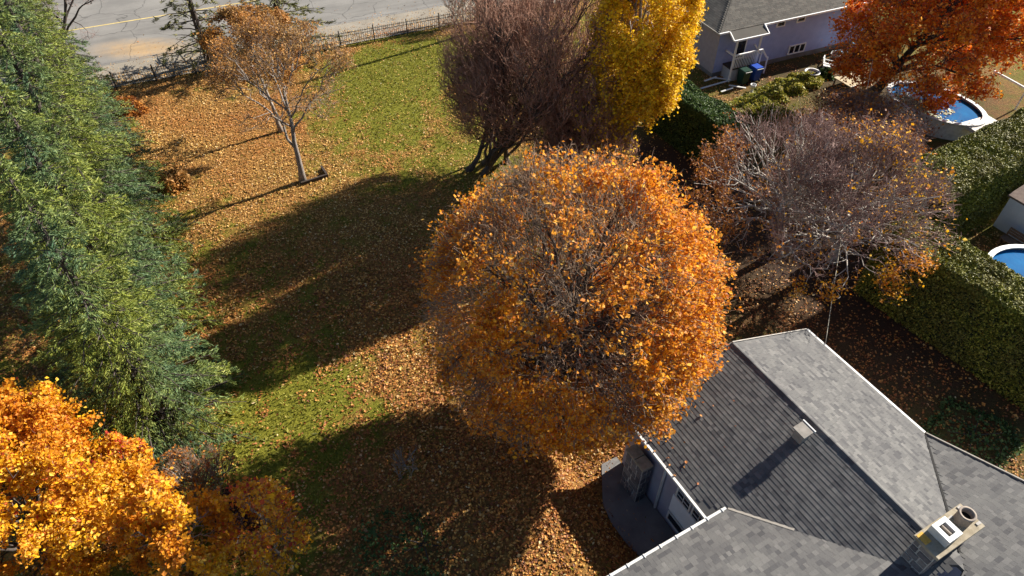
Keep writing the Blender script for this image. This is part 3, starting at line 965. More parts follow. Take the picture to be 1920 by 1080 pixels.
# chimney (part of the house)
b_ = MB(); hbox(b_, 3.46, 5.28, 8.38, 9.02, 3.6, 5.38)
chim = b_.build('chimney', M['mortar'], house)
stone_face(HW(3.46, 8.38, 4.05), W3, (0, 0, 1), -U3, 0.64, 1.33, 2, 5, chim, 1)
stone_face(HW(3.46, 9.02, 4.05), U3, (0, 0, 1), W3, 1.82, 1.33, 5, 5, chim, 2)
b_ = MB(); hbox(b_, 3.38, 5.36, 8.30, 9.10, 5.38, 5.5); b_.build('chimney_cap', M['cap_concrete'], chim, bevel=0.015)
b_ = MB(); hbox(b_, 3.42, 3.66, 8.34, 8.66, 5.5, 5.512); b_.build('lichen_patch', M['lichen'], chim)
fl = MB()
hbox(fl, 3.82, 4.38, 8.38, 8.50, 5.5, 5.80); hbox(fl, 3.82, 4.38, 8.84, 8.96, 5.5, 5.80)
hbox(fl, 3.82, 3.96, 8.50, 8.84, 5.5, 5.80); hbox(fl, 4.24, 4.38, 8.50, 8.84, 5.5, 5.80)
fl = fl.build('flue_liner', M['white'], chim)
b_ = MB(); hbox(b_, 3.96, 4.24, 8.50, 8.84, 5.5, 5.62); b_.build('flue_opening', M['black'], fl)  # black block stands in for the dark inside the flue
b_ = MB(); hbox(b_, 4.08, 4.12, 8.52, 8.82, 5.70, 5.78); b_.build('flue_divider', M['clay'], fl)
cc = HW(4.92, 8.66, 5.5)
b_ = MB(); b_.lathe([(0.22, 0), (0.22, 0.34), (0.235, 0.36), (0.235, 0.40), (0.17, 0.40), (0.165, 0.05)], 24, cc)
pot = b_.build('chimney_pot', M['clay'], chim, True)
b_ = MB(); b_.lathe([(0.0, 0.2), (0.165, 0.2)], 24, cc); b_.build('flue_opening', M['black'], pot)  # black disc stands in for the dark inside the pot
for (u, w, du, dw) in ((4.5, 8.6, 0.1, 0.06), (4.62, 8.45, 0.18, 0.03), (5.2, 8.42, 0.06, 0.09), (5.25, 8.95, 0.08, 0.04)):
    b_ = MB(); hbox(b_, u - du, u + du, w - dw, w + dw, 5.5, 5.53); b_.build('mortar_chunk', M['mortar'], chim)

# roof vent
vz = lambda u: 2.9 + mslope * u
b_ = MB(); hbox(b_, 3.62, 3.96, 3.88, 4.26, vz(3.58) - 0.02, vz(3.98) + 0.34)
vent = b_.build('roof_vent', M['galv'], house, bevel=0.01)
b_ = MB()
b_.hexa([HW(3.56, 4.32, vz(3.98) + .30), HW(3.98, 4.32, vz(3.98) + .38), HW(3.98, 3.82, vz(3.98) + .38), HW(3.56, 3.82, vz(3.98) + .30),
         HW(3.56, 4.32, vz(3.98) + .36), HW(3.98, 4.32, vz(3.98) + .44), HW(3.98, 3.82, vz(3.98) + .44), HW(3.56, 3.82, vz(3.98) + .36)])
b_.build('vent_hood', M['galv'], vent, bevel=0.008)
b_ = MB(); b_.bar(HW(4.01, 3.80, vz(3.98) + .42), HW(4.01, 4.34, vz(3.98) + .42), 0.045, 0.08); b_.build('vent_lip', M['white'], vent)

# stone pillar beside the house
pil = empty('stone_pillar', H3(-0.3, 1.25, 0), 'squat stone pillar with a two piece pale cap tight under the bungalow gutter', 'stone pillar')
po = hoff; hoff_save = hoff
hoff = -np.array(H3(-0.3, 1.25, 0))
b_ = MB(); hbox(b_, -0.52, -0.10, 0.80, 1.72, -0.1, 2.3); body = b_.build('body', M['mortar'], pil)
stone_face(HW(-0.52, 0.80, 0.05), W3, (0, 0, 1), -U3, 0.92, 2.2, 3, 7, body, 5)
stone_face(HW(-0.52, 1.72, 0.05), U3, (0, 0, 1), W3, 0.42, 2.2, 2, 7, body, 6)
for w0 in (0.76, 1.29):
    b_ = MB(); hbox(b_, -0.57, -0.115, w0, w0 + 0.50, 2.3, 2.42); b_.build('cap_slab', M['cap_concrete'], pil, bevel=0.015)
hoff = hoff_save

# ------------------------------------------------------------------ neighbour house (upper right)
NO = np.array([14.0, 44.9]); na = R_(23.5)
NU = np.array([math.cos(na), math.sin(na)]); NV = np.array([-NU[1], NU[0]])
def N3(u, v, z):
    p = NO + u * NU + v * NV
    return (p[0], p[1], z)
nh = empty('split_level_house', N3(0, 0, 0), 'blue grey house with a brown shingle roof and a small railed back deck', 'house')
no = -np.array(N3(0, 0, 0))
def NW(u, v, z):
    return tuple(np.array(N3(u, v, z)) + no)
def nbox(b_, u0, u1, v0, v1, z0, z1):
    return b_.hexa([NW(u0, v0, z0), NW(u1, v0, z0), NW(u1, v1, z0), NW(u0, v1, z0), NW(u0, v0, z1), NW(u1, v0, z1), NW(u1, v1, z1), NW(u0, v1, z1)])
b_ = MB(); nbox(b_, 0.0, 14, 0.0, 8, 0.35, 3.4); b_.build('wall', M['siding_blue'], nh)
b_ = MB(); nbox(b_, -0.012, 0.0, 0.004, 8, 0.3, 3.39); b_.build('end_wall', M['stucco'], nh)
b_ = MB(); nbox(b_, 0.02, 13.98, 0.02, 7.98, -0.1, 0.35); b_.build('foundation', M['concrete'], nh)
e0, ez, ns_ = -0.4, 3.42, 0.42
rh = 4.4
b_ = MB()
zr = ez + ns_ * rh
P_ = [NW(e0, e0 + .1, ez), NW(14.5, e0 + .1, ez), NW(14.5, e0 + .1 + 2 * rh, ez), NW(e0, e0 + .1 + 2 * rh, ez), NW(e0 + rh, e0 + .1 + rh, zr), NW(14.5 - rh, e0 + .1 + rh, zr)]
Pl = [tuple(np.array(q) - np.array([0, 0, 0.12])) for q in P_[:4]]
b_.add(P_ + Pl, [(0, 1, 5, 4), (1, 2, 5), (2, 3, 4, 5), (3, 0, 4), (9, 8, 7, 6), (0, 6, 7, 1), (1, 7, 8, 2), (2, 8, 9, 3), (3, 9, 6, 0)])
nroof = b_.build('roof', M['shingle_far'], nh)
# courses of shingles as thin strips
b_ = MB()
r = np.random.default_rng(4)
for i in range(29):
    d = i * 0.15
    za = ez + ns_ * d
    u0 = e0 + d; u1 = 14.5 - d
    u = u0
    while u < min(u1, 10.5):
        w_ = r.uniform(0.25, 0.5)
        ue = min(u + w_, u1)
        v = e0 + .1 + d
        b_.hexa([NW(u, v, za + .001), NW(ue - .01, v, za + .001), NW(ue - .01, v + .17, za + .17 * ns_), NW(u, v + .17, za + .17 * ns_),
                 NW(u, v, za + .011), NW(ue - .01, v, za + .011), NW(ue - .01, v + .17, za + .17 * ns_ + .006), NW(u, v + .17, za + .17 * ns_ + .006)])
        u = ue
    v = e0 + .1 + d
    while v < e0 + .1 + 2 * rh - d:
        w_ = r.uniform(0.25, 0.5)
        ve = min(v + w_, e0 + .1 + 2 * rh - d)
        b_.hexa([NW(u0, v, za + .001), NW(u0 + .17, v, za + .17 * ns_), NW(u0 + .17, ve - .01, za + .17 * ns_), NW(u0, ve - .01, za + .001),
                 NW(u0, v, za + .011), NW(u0 + .17, v, za + .17 * ns_ + .006), NW(u0 + .17, ve - .01, za + .17 * ns_ + .006), NW(u0, ve - .01, za + .011)])
        v = ve
b_.build('shingle_courses', M['shingle_far'], nroof)['kind'] = 'stuff'
# porch roof over the deck
pz = 3.06
b_ = MB()
b_.hexa([NW(0.42, -1.0, pz - .1), NW(3.2, -1.0, pz - .1), NW(3.2, -0.25, 3.35), NW(0.42, -0.25, 3.35),
         NW(0.42, -1.0, pz + .02), NW(3.2, -1.0, pz + .02), NW(3.2, 0.1, 3.58), NW(0.42, 0.1, 3.58)])
b_.build('porch_roof', M['shingle_far'], nh)
def nbar_(name, p, q, w_, h_, mat, parent=nh):
    b_ = MB(); b_.bar(NW(*p), NW(*q), w_, h_)
    return b_.build(name, M['white_bright' if mat == 'white' else mat], parent)
nbar_('gutter', (e0, e0 + .04, ez - .05), (0.38, e0 + .04, ez - .05), 0.09, 0.12, 'white')
nbar_('gutter', (0.4, -1.05, pz - .03), (3.24, -1.05, pz - .03), 0.09, 0.12, 'white')
nbar_('gutter', (3.24, e0 + .04, ez - .05), (13, e0 + .04, ez - .05), 0.09, 0.12, 'white')
nbar_('rake_board', (3.24, -1.0, pz - .02), (3.24, e0, ez - .02), 0.06, 0.12, 'white')
nbar_('rake_board', (0.38, -1.0, pz - .02), (0.38, e0, ez - .02), 0.06, 0.12, 'white')
nbar_('gutter', (e0 - .04, e0, ez - .05), (e0 - .04, 8, ez - .05), 0.06, 0.1, 'galv')
def nwin(face, a0, a1, z0, z1, panes, fr=0.08):
    """face 'v': front wall, 'u': left end wall"""
    def bx(b_, p0, p1, q0, q1, t0, t1):
        if face == 'v':
            nbox(b_, p0, p1, -t1, -t0, q0, q1)
        else:
            nbox(b_, -t1 - .012, -t0 - .012, p0, p1, q0, q1)
    b_ = MB()
    bx(b_, a0, a1, z0, z0 + fr, 0.001, 0.07); bx(b_, a0, a1, z1 - fr, z1, 0.001, 0.07)
    for k in range(panes + 1):
        x = a0 + (a1 - a0 - fr) * k / panes
        bx(b_, x, x + fr, z0 + fr, z1 - fr, 0.0012, 0.068)
    win = b_.build('window', M['white_bright'], nh)
    for k in range(panes):
        x0 = a0 + (a1 - a0 - fr) * k / panes + fr
        x1 = a0 + (a1 - a0 - fr) * (k + 1) / panes
        b_ = MB(); bx(b_, x0, x1, z0 + fr, z1 - fr, 0.002, 0.03); b_.build('pane', M['glass'], win)
nwin('u', 2.05, 4.0, 2.02, 3.1, 3)
nwin('v', 4.65, 5.4, 2.78, 3.27, 1)
nwin('v', 6.4, 7.15, 2.8, 3.28, 1)
nwin('v', 6.45, 7.95, 0.42, 1.12, 3)
nwin('v', 1.5, 2.4, 1.05, 3.0, 1)
# deck
b_ = MB(); nbox(b_, 0.72, 3.1, -1.0, -0.0125, 0.86, 0.95); dk = b_.build('deck_floor', M['wood_dark'], nh)
b_ = MB(); nbox(b_, 0.76, 3.06, -0.96, -0.9, 0.0, 0.86); nbox(b_, 0.76, 0.80, -0.9, -0.02, 0.0, 0.86); b_.build('deck_skirt', M['skirt'], nh)
for u, zt in ((0.75, 3.0), (2.72, 3.0)):
    nbar_('deck_post', (u, -0.95, 0), (u, -0.95, zt), 0.11, 0.11, 'white')
nbar_('handrail', (0.75, -0.95, 1.9), (3.1, -0.95, 1.9), 0.1, 0.1, 'white')
nbar_('handrail', (0.75, -0.95, 1.9), (0.75, -0.05, 1.9), 0.1, 0.1, 'white')
nbar_('handrail', (3.1, -0.95, 1.9), (3.75, -0.95, 1.1), 0.1, 0.1, 'white')
nbar_('handrail', (3.1, -0.1, 1.9), (3.75, -0.1, 1.1), 0.1, 0.1, 'white')
nbar_('newel_post', (3.75, -0.95, 0), (3.75, -0.95, 1.25), 0.09, 0.09, 'white')
nbar_('newel_post', (3.08, -0.95, 0.9), (3.08, -0.95, 1.95), 0.09, 0.09, 'white')
for u in np.arange(0.9, 3.0, 0.14):
    nbar_('baluster', (u, -0.95, 0.95), (u, -0.95, 1.87), 0.042, 0.042, 'white')
for k in range(4):
    z = 0.75 - k * 0.2
    b_ = MB(); nbox(b_, 3.1 + k * .18, 3.1 + (k + 1) * .18, -0.9, -0.15, 0, z); b_.build('step', M['wood_dark'], nh)

# ------------------------------------------------------------------ picket fence along the road
fence = empty('wire_fence', (FO[0], FO[1], 0), 'thin dark picket fence between the leafy lawn and the road', 'fence')
def Fp(d, n, z):
    p = FD * d + FN * n
    return (p[0], p[1], z)
b_ = MB(); b_.bar((0, 0, 0.02), (0, 0, 1.08), 0.022, 0.022); pk = b_.mesh('picket', M['fence_metal'])
b_ = MB(); b_.bar((0, 0, 0), (0, 0, 1.25), 0.07, 0.07); ps = b_.mesh('post', M['fence_metal'])
ds_ = np.arange(-15.5, 27.0, 0.16)
rr_ = np.random.default_rng(9)
for d in ds_:
    o = link('picket', pk, fence, Fp(d, 0, 0))
    o.rotation_euler = (rr_.normal() * 0.02, rr_.normal() * 0.02, R_(23.4))
for d in np.arange(-15.6, 27.5, 2.6):
    link('post', ps, fence, Fp(d, -0.04, 0))
for z in (0.32, 0.78, 0.98):
    b_ = MB(); b_.bar(Fp(-15.6, 0.02, z), Fp(27, 0.02, z), 0.025, 0.03); b_.build('rail', M['fence_metal'], fence)

# ------------------------------------------------------------------ poles, cable
def pole(loc, h, label, arm=True, rotz=0.4):
    r_ = empty('utility_pole', (loc[0], loc[1], 0), label, 'utility pole')
    b_ = MB(); b_.tube([(0, 0, -0.1), (0, 0, h)], [0.16, 0.11], 12); b_.build('shaft', M['pole_wood'], r_, True)
    if arm:
        b_ = MB(); b_.bar((-1.0 * math.cos(rotz), -1.0 * math.sin(rotz), h - 0.5), (math.cos(rotz), math.sin(rotz), h - 0.5), 0.1, 0.12); b_.build('crossarm', M['pole_wood'], r_)
    return r_
pole((-2.6, 52.3), 9.0, 'wooden utility pole half hidden behind the bare tree clump by the road')
pole((24.6, 46.9), 8.5, 'wooden utility pole behind the scarlet maple, holding the service cable')
A = np.array(H3(8.9, 0.95, 2.95)); B = np.array([24.6, 46.9, 8.2])
t = np.linspace(0, 1, 40)[:, None]
cp = A * (1 - t) + B * t - np.array([0, 0, 1]) * (4 * t * (1 - t)) * 1.0
b_ = MB(); b_.tube(cp, 0.014, 5)
tag(b_.build('service_cable', M['wire'], None, True), 'thin pale service cable running from the bungalow eave up between the mauve trees', 'cable')

# ------------------------------------------------------------------ trees
def side_mask(center, dirv, lo, hi):
    d_ = np.array(dirv, float); d_ /= np.linalg.norm(d_)
    def f(P, rng):
        s = (P - np.array(center)) @ d_
        return rng.uniform(size=len(P)) < np.clip((s - lo) / (hi - lo), 0, 1)
    return f

# big orange maple in the middle
Cc = Crown((1.95, 16.4, 6.95), (5.25, 5.3, 5.2))
def mask_c(P, rng):
    q = (P - Cc.c) / Cc.r
    g = 0.5 + 0.5 * fbm(P[:, 0] + 0.6 * P[:, 2], P[:, 1] - 0.4 * P[:, 2], 21, 0.9)
    g2 = 0.5 + 0.5 * fbm(P[:, 0] - 0.5 * P[:, 2], P[:, 1] + 0.8 * P[:, 2], 22, 2.2)
    dens = 0.52 + 0.45 * np.clip((q[:, 0] - 0.25) * 3, 0, 1) + 0.22 * (q[:, 2] < 0) + 1.1 * (g2 - 0.5) + 0.3 * (g - 0.5)
    top = np.exp(-((q[:, 0] + 0.05) ** 2 / 0.30 + (q[:, 1] + 0.05) ** 2 / 0.45)) * np.clip(q[:, 2] * 2 + 0.6, 0, 1)
    dens = dens - 0.45 * top
    gap = np.clip((0.46 - g) * 9, 0, 1) * (q[:, 0] < 0.5)
    dens = np.clip(dens, 0.03, 1) * (1 - 0.85 * gap)
    return (rng.uniform(size=len(P)) < dens) & (np.linalg.norm(q, axis=1) < 1.08) & (np.linalg.norm(q, axis=1) > rng.uniform(0.55, 0.85, len(P)))
make_tree('maple_tree', 'big round orange maple in the middle, reaching over the bungalow roof corner', 'tree', (2.0, 16.5), Cc, 0.42, 0.36, 18, 10, 7, 5, 3,
          'bark_dark', 'twig_tan', 'leaf_central', 175000, 0.115, 0.10, mask_c, lo_dir=-0.8, lens=((1.8, 3.4), (0.9, 1.7), (0.35, 0.85)), rmin=0.012, spray=1.03, shell=1900, lump=0.08)

# small bare trees on the lawn
tan_top = lambda P, rng: rng.uniform(size=len(P)) < np.clip((P[:, 2] - 3.8) / 4.6, 0.15, 0.75)
make_tree('young_tree', 'young tree with a pale leaning trunk and thin tan crown standing on the lawn', 'tree', (-12.1, 32.7), Crown((-11.9, 33.0, 6.3), (4.2, 3.9, 2.9)), 0.5, 0.17, 10, 7, 8, 5, 6,
          'bark_grey', 'twig_tan', 'leaf_tan', 12500, 0.095, 0.1, tan_top, up=0.6, lens=((1.4, 2.4), (0.7, 1.3), (0.3, 0.6)), rmin=0.008, lo_dir=0.0)
make_tree('young_tree', 'second thin tree with sparse russet leaves, just behind the pale trunked young tree', 'tree', (-14.6, 38.0), Crown((-15.0, 38.3, 5.2), (3.0, 2.8, 2.6)), 0.5, 0.13, 8, 6, 7, 5, 7,
          'bark_grey', 'twig_tan', 'leaf_tan', 15000, 0.11, 0.1, None, up=0.6, lens=((1.2, 2.0), (0.6, 1.1), (0.3, 0.6)), rmin=0.008, lo_dir=0.0)

# bare multi-stem clump
CL = Crown((2.1, 34.0, 6.2), (6.4, 4.7, 6.8))
right_yel = side_mask((3.0, 35, 6), (1, 0, 0), 0.0, 4.0)
make_tree('bare_clump_tree', 'tall many stemmed bare tree with dark upright brown twigs behind the orange maple', 'tree', (-1.2, 34.6), CL, 0.14, 0.36, 48, 10, 8, 5, 12,
          'bark_dark', 'twig_brown', 'leaf_yellow', 5200, 0.14, 0.1, right_yel, up=0.6, out=0.5, upright=0.3, lo_dir=-0.9, stems=6, spread=0.9, lens=((1.8, 3.4), (1.0, 2.0), (0.5, 1.1)), rmin=0.016, gap=0.2, gap_scale=0.7)
# yellow maple
make_tree('yellow_maple', 'bright yellow maple between the bare clump and the blue grey house', 'tree', (6.2, 31.4), Crown((6.2, 31.9, 9.6), (2.5, 2.7, 6.4)), 0.45, 0.24, 16, 8, 8, 5, 15,
          'bark_grey', 'twig_brown', 'leaf_yellow', 95000, 0.13, 0.13, lambda P, rng: rng.uniform(size=len(P)) < np.clip(0.75 + 0.5 * (P[:, 0] - 5.2) + 0.8 * fbm(P[:, 0] + P[:, 2] * 0.6, P[:, 1] - P[:, 2] * 0.6, 17, 1.3), 0.12, 1.0), lo_dir=-0.85, lens=((1.4, 2.4), (0.7, 1.3), (0.3, 0.6)))
make_tree('bare_clump_tree', 'lower brown bare tree with scattered yellow leaves, between tall clump and yellow maple', 'tree', (3.6, 32.6), Crown((4.0, 32.0, 4.1), (2.9, 2.7, 4.2)), 0.2, 0.16, 22, 8, 7, 5, 13,
          'bark_dark', 'twig_brown', 'leaf_yellow', 5000, 0.13, 0.1, side_mask((3.6, 32, 4), (1, 0, 0), -1.0, 2.5), up=0.6, out=0.5, upright=0.3, lo_dir=-0.8, stems=3, lens=((1.2, 2.2), (0.8, 1.5), (0.5, 1.0)), rmin=0.014)
# mauve bare pair
orange_rim = lambda P, rng: (rng.uniform(size=len(P)) < np.clip((-0.62 * (P[:, 1] - 24.4) / 4.8 - 0.62 * (P[:, 2] - 4.4) / 4.1 + 0.25 * (P[:, 0] - 15.6) / 4.2 - 0.40) * 5, 0.0, 1) * (fbm(P[:, 0], P[:, 2], 4, 1.2) > -0.35) + 0.03)
left_russet = side_mask((10.6, 26, 4), (-1, 0, -0.2), -0.6, 2.4)
make_tree('bare_tree', 'bare mauve tree with pale forked trunk and russet left side, beside the orange maple', 'tree', (13.7, 26.6), Crown((12.0, 25.2, 4.7), (4.0, 4.8, 4.2)), 0.5, 0.24, 18, 10, 8, 6, 22,
          'bark_pale', 'twig_purple', 'leaf_russet', 65000, 0.11, 0.12, left_russet, up=0.5, lo_dir=-0.4, lens=((1.4, 2.6), (0.8, 1.6), (0.4, 0.9)), rmin=0.0135, gap=0.75)
make_tree('bare_tree', 'bare mauve tree with orange leaves left along its lower rim, behind the bungalow gable', 'tree', (16.3, 26.0), Crown((15.2, 24.4, 4.4), (4.1, 4.8, 4.2)), 0.5, 0.22, 18, 10, 8, 6, 23,
          'bark_pale', 'twig_purple', 'leaf_gold', 70000, 0.115, 0.12, orange_rim, up=0.5, lo_dir=-0.5, lens=((1.4, 2.6), (0.8, 1.6), (0.4, 0.9)), rmin=0.0135, gap=0.75)
make_tree('bare_tree', 'small reddish bare tree at the back of the mauve pair, beside the yellow green shrubs', 'tree', (18.9, 33.4), Crown((18.6, 32.6, 2.9), (4.6, 3.8, 2.3)), 0.45, 0.16, 14, 9, 8, 6, 24,
          'bark_grey', 'twig_purple', 'leaf_russet', 6500, 0.12, 0.12, None, up=0.5, lo_dir=-0.3, lens=((1.2, 2.2), (0.7, 1.3), (0.4, 0.8)), rmin=0.0095)
# scarlet maple
RC = Crown((26.0, 40.0, 6.2), (7.4, 5.2, 5.3))
def mask_r(P, rng):
    g = 0.5 + 0.5 * fbm(P[:, 0], P[:, 1] + 0.7 * P[:, 2], 31, 0.8)
    return rng.uniform(size=len(P)) < np.clip(0.15 + 1.3 * (g - 0.25) + 0.25 * (P[:, 0] > 26), 0, 1)
make_tree('scarlet_maple', 'scarlet maple towering over the leafy pool at the top right', 'tree', (24.2, 42.4), RC, 0.42, 0.34, 18, 10, 9, 5, 28,
          'bark_dark', 'twig_brown', 'leaf_red', 150000, 0.155, 0.14, mask_r, lo_dir=-0.6, lens=((1.8, 3.2), (0.9, 1.6), (0.4, 0.8)))

# spruce row on the left
sp = [((-13.9, 15.7), 13.5, 3.5, 'nearest big spruce of the left row, above the golden tree'),
      ((-16.9, 20.6), 14.0, 3.7, 'second spruce of the left row, with bluish tips beside the shaded lawn'),
      ((-19.6, 25.6), 14.5, 3.8, 'third spruce of the left row, level with the thin shadow lines on the lawn'),
      ((-22.4, 30.6), 14.0, 3.7, 'fourth spruce of the left row, reaching towards the leaf carpet'),
      ((-25.4, 35.6), 13.0, 3.5, 'fifth spruce of the left row, beside the top of the leaf carpet'),
      ((-28.6, 40.6), 11.5, 3.2, 'last spruce of the left row, close to the end of the picket fence')]
for i, (bs, h, rb, lab) in enumerate(sp):
    make_spruce('spruce_tree', lab, bs, h, rb, 40 + i, dens=1.7 if i < 3 else 1.3, spray=0.14, nsp=30 if i < 3 else 22, whorl_step=0.42, group='spruces along the left edge')
make_spruce('spruce_tree', 'thin olive spruce by the fence end, in front of the dark bare branch', (-31.2, 44.8), 7.0, 2.0, 60, 'needle_olive', 0.7, sparse=True)
make_spruce('spruce_tree', 'sparse dark spruce with drooping level boughs standing out against the road', (-22.0, 47.2), 11.0, 3.6, 61, 'needle_olive', 0.6, sparse=True, whorl_step=0.62, droop=0.12, zlow=0.8)
make_spruce('spruce_tree', 'fuller olive spruce at the road edge behind the young tan tree', (-16.6, 48.6), 12.0, 3.9, 62, 'needle_olive', 0.8, sparse=True, whorl_step=0.5, droop=0.15, zlow=0.5)
# top-left bare trees
make_tree('bare_tree', 'dark bare tree whose long limb crosses the road at the top left', 'tree', (-32.5, 46.6), Crown((-29.8, 48.3, 5.2), (5.0, 3.6, 3.6)), 0.35, 0.2, 7, 5, 6, 4, 63,
          'bark_dark', 'twig_purple', None, 0, up=0.4, lo_dir=-0.2, lens=((1.4, 2.6), (0.8, 1.5), (0.4, 0.8)), rmin=0.009)
make_tree('bare_tree', 'many stemmed bare tree in the top left corner, behind the spruce row', 'tree', (-35.2, 47.5), Crown((-35.5, 47.8, 5.4), (3.4, 3.2, 5.0)), 0.15, 0.24, 12, 7, 8, 5, 64,
          'bark_grey', 'twig_purple', None, 0, up=0.8, upright=0.6, stems=4, lo_dir=-0.2, lens=((1.4, 2.6), (0.8, 1.5), (0.4, 0.8)), rmin=0.009)
make_tree('bare_shrub', 'pale bare shrub by the fence, left of the tall bare clump', 'shrub', (-4.2, 53.6), Crown((-4.2, 53.8, 1.8), (2.0, 1.4, 1.7)), 0.1, 0.06, 12, 5, 6, 4, 65,
          'bark_pale', 'twig_tan', None, 0, up=0.9, upright=0.5, stems=4, lo_dir=-0.1, lens=((0.6, 1.2), (0.4, 0.8), (0.2, 0.5)), rmin=0.007)

# golden tree and saplings, lower left
GC = Crown((-15.2, 10.6, 4.1), (3.6, 3.4, 3.5))
redtop = lambda P, rng: (P[:, 2] > 5.6) & (rng.uniform(size=len(P)) < 0.5)
make_tree('golden_tree', 'golden orange tree with a few red shoots filling the lower left corner', 'tree', (-14.8, 9.8), GC, 0.4, 0.2, 13, 8, 9, 5, 71,
          'bark_dark', 'twig_brown', 'leaf_gold', 120000, 0.105, 0.1, lambda P, rng: rng.uniform(size=len(P)) < 0.85, lo_dir=-0.6, lens=((1.2, 2.2), (0.7, 1.2), (0.3, 0.6)),
          extra=[('red_shoots', 'leaf_redtip', 5000, redtop, 0.13)], spray=1.1, gap=0.45, gap_scale=1.3)
make_tree('golden_sapling', 'golden sapling just right of the golden tree, below the bare grey shrub', 'sapling', (-10.6, 10.0), Crown((-10.3, 9.7, 3.4), (1.7, 1.5, 2.9)), 0.3, 0.06, 8, 5, 7, 4, 72,
          'bark_grey', 'twig_brown', 'leaf_gold', 12000, 0.12, 0.09, lambda P, rng: rng.uniform(size=len(P)) < 0.8, lo_dir=-0.5, lens=((0.6, 1.1), (0.4, 0.7), (0.2, 0.4)), rmin=0.006)
make_tree('golden_sapling', 'narrow sapling with a red tip and orange skirt, rightmost of the golden group', 'sapling', (-8.2, 10.7), Crown((-7.9, 10.3, 2.7), (1.3, 1.2, 2.7)), 0.4, 0.05, 8, 5, 6, 4, 73,
          'bark_grey', 'twig_brown', 'leaf_gold', 4200, 0.12, 0.09, lambda P, rng: rng.uniform(size=len(P)) < 0.7, lo_dir=-0.6, lens=((0.5, 0.9), (0.4, 0.7), (0.2, 0.4)), rmin=0.006,
          extra=[('red_shoots', 'leaf_redtip', 900, lambda P, rng: P[:, 2] > 2.3, 0.12)])
make_tree('golden_sapling', 'slim sapling with an orange red plume rising against the nearest spruce', 'sapling', (-13.2, 12.6), Crown((-13.3, 12.5, 2.6), (0.9, 0.9, 1.9)), 0.5, 0.05, 7, 4, 6, 4, 74,
          'bark_grey', 'twig_brown', 'leaf_gold', 2200, 0.12, 0.08, None, lo_dir=-0.5, lens=((0.4, 0.8), (0.3, 0.6), (0.2, 0.4)), rmin=0.006,
          extra=[('red_shoots', 'leaf_redtip', 700, lambda P, rng: P[:, 2] > 3.2, 0.12)])
make_tree('bare_shrub', 'grey brown bare shrub in front of the nearest spruce, above the golden sapling', 'shrub', (-11.4, 12.3), Crown((-11.3, 12.6, 1.4), (1.9, 1.5, 1.5)), 0.1, 0.06, 18, 6, 6, 4, 75,
          'bark_grey', 'twig_tan', 'leaf_russet', 900, 0.1, 0.08, None, up=0.8, upright=0.5, stems=5, lo_dir=-0.1, lens=((0.6, 1.1), (0.4, 0.8), (0.2, 0.5)), rmin=0.006)
make_tree('bare_shrub', 'dark wine coloured shrub with thin leaves between the two golden saplings', 'shrub', (-9.5, 11.6), Crown((-9.5, 11.7, 0.9), (1.3, 1.1, 0.9)), 0.1, 0.05, 12, 6, 6, 4, 76,
          'bark_dark', 'twig_brown', 'shrub_dark', 4500, 0.1, 0.08, None, up=0.7, upright=0.3, stems=4, lo_dir=-0.1, lens=((0.4, 0.8), (0.3, 0.6), (0.2, 0.4)), rmin=0.006)
make_tree('bare_shrub', 'low grey shrub of upright stalks in the shade at the bottom centre', 'shrub', (-4.0, 13.6), Crown((-4.0, 13.7, 0.95), (0.9, 0.7, 0.95)), 0.1, 0.03, 9, 3, 3, 0, 77,
          'bark_grey', 'twig_tan', None, 0, up=1.0, upright=0.8, stems=4, lo_dir=0.0, lens=((0.3, 0.6), (0.2, 0.5), (0.2, 0.3)), rmin=0.006)

# ------------------------------------------------------------------ shrubs and hedges
def make_shrub(name, label, cat, c, r3, mat, n, size, seed, group=None):
    rng = np.random.default_rng(seed)
    z0 = gz(c[0], c[1])
    root = empty(name, (c[0], c[1], z0), label, cat, group)
    d = unit(rng.normal(size=(n, 3)))
    d[:, 2] = np.abs(d[:, 2]) * 1.0 - 0.15
    q = rng.uniform(0.6, 1.0, (n, 1)) ** 0.5
    lump = 1 + 0.18 * np.sin(5 * d[:, :1] + seed) * np.cos(4 * d[:, 1:2]) + 0.1 * np.sin(9 * d[:, 2:3] + 2 * seed)
    P = d * q * lump * np.array(r3)
    P[:, 2] = np.maximum(P[:, 2], 0.03)
    st = MB()
    for k in range(6):
        a = k * 1.05 + seed
        st.tube([(0, 0, -0.05), (0.25 * r3[0] * math.cos(a), 0.25 * r3[1] * math.sin(a), r3[2] * 0.35), (0.55 * r3[0] * math.cos(a), 0.55 * r3[1] * math.sin(a), r3[2] * 0.7)], [0.03, 0.02, 0.008], 5)
    st.build('stems', M['bark_dark'], root, True)['kind'] = 'stuff'
    leaf_obj('crown', P, size, M[mat], root, seed + 3, up_bias=0.4)
    return root
lime = [((14.6, 40.0), 'leftmost yellow green shrub below the white planks'), ((16.0, 41.2), 'yellow green shrub beside the small white pot'),
        ((17.4, 42.2), 'yellow green shrub in front of the blue bin'), ((18.9, 43.3), 'yellow green shrub under the basement window'),
        ((20.3, 44.2), 'yellow green shrub touching the round white planter'), ((16.9, 39.9), 'lower yellow green shrub at the edge of the mauve twigs')]
for i, (c_, lab) in enumerate(lime):
    make_shrub('lime_shrub', lab, 'shrub', c_, (1.25, 0.95, 0.8), 'shrub_lime', 3000, 0.16, 80 + i, 'yellow green shrubs behind the neighbour house')
make_shrub('green_shrub', 'bright green shrub behind the round white planter', 'shrub', (22.0, 45.0), (0.6, 0.5, 0.7), 'shrub_green', 900, 0.18, 95)
make_shrub('green_shrub', 'low dark periwinkle patch in the shade at the bottom centre', 'shrub', (-3.1, 10.9), (2.6, 1.5, 0.2), 'shrub_green', 1100, 0.12, 96)
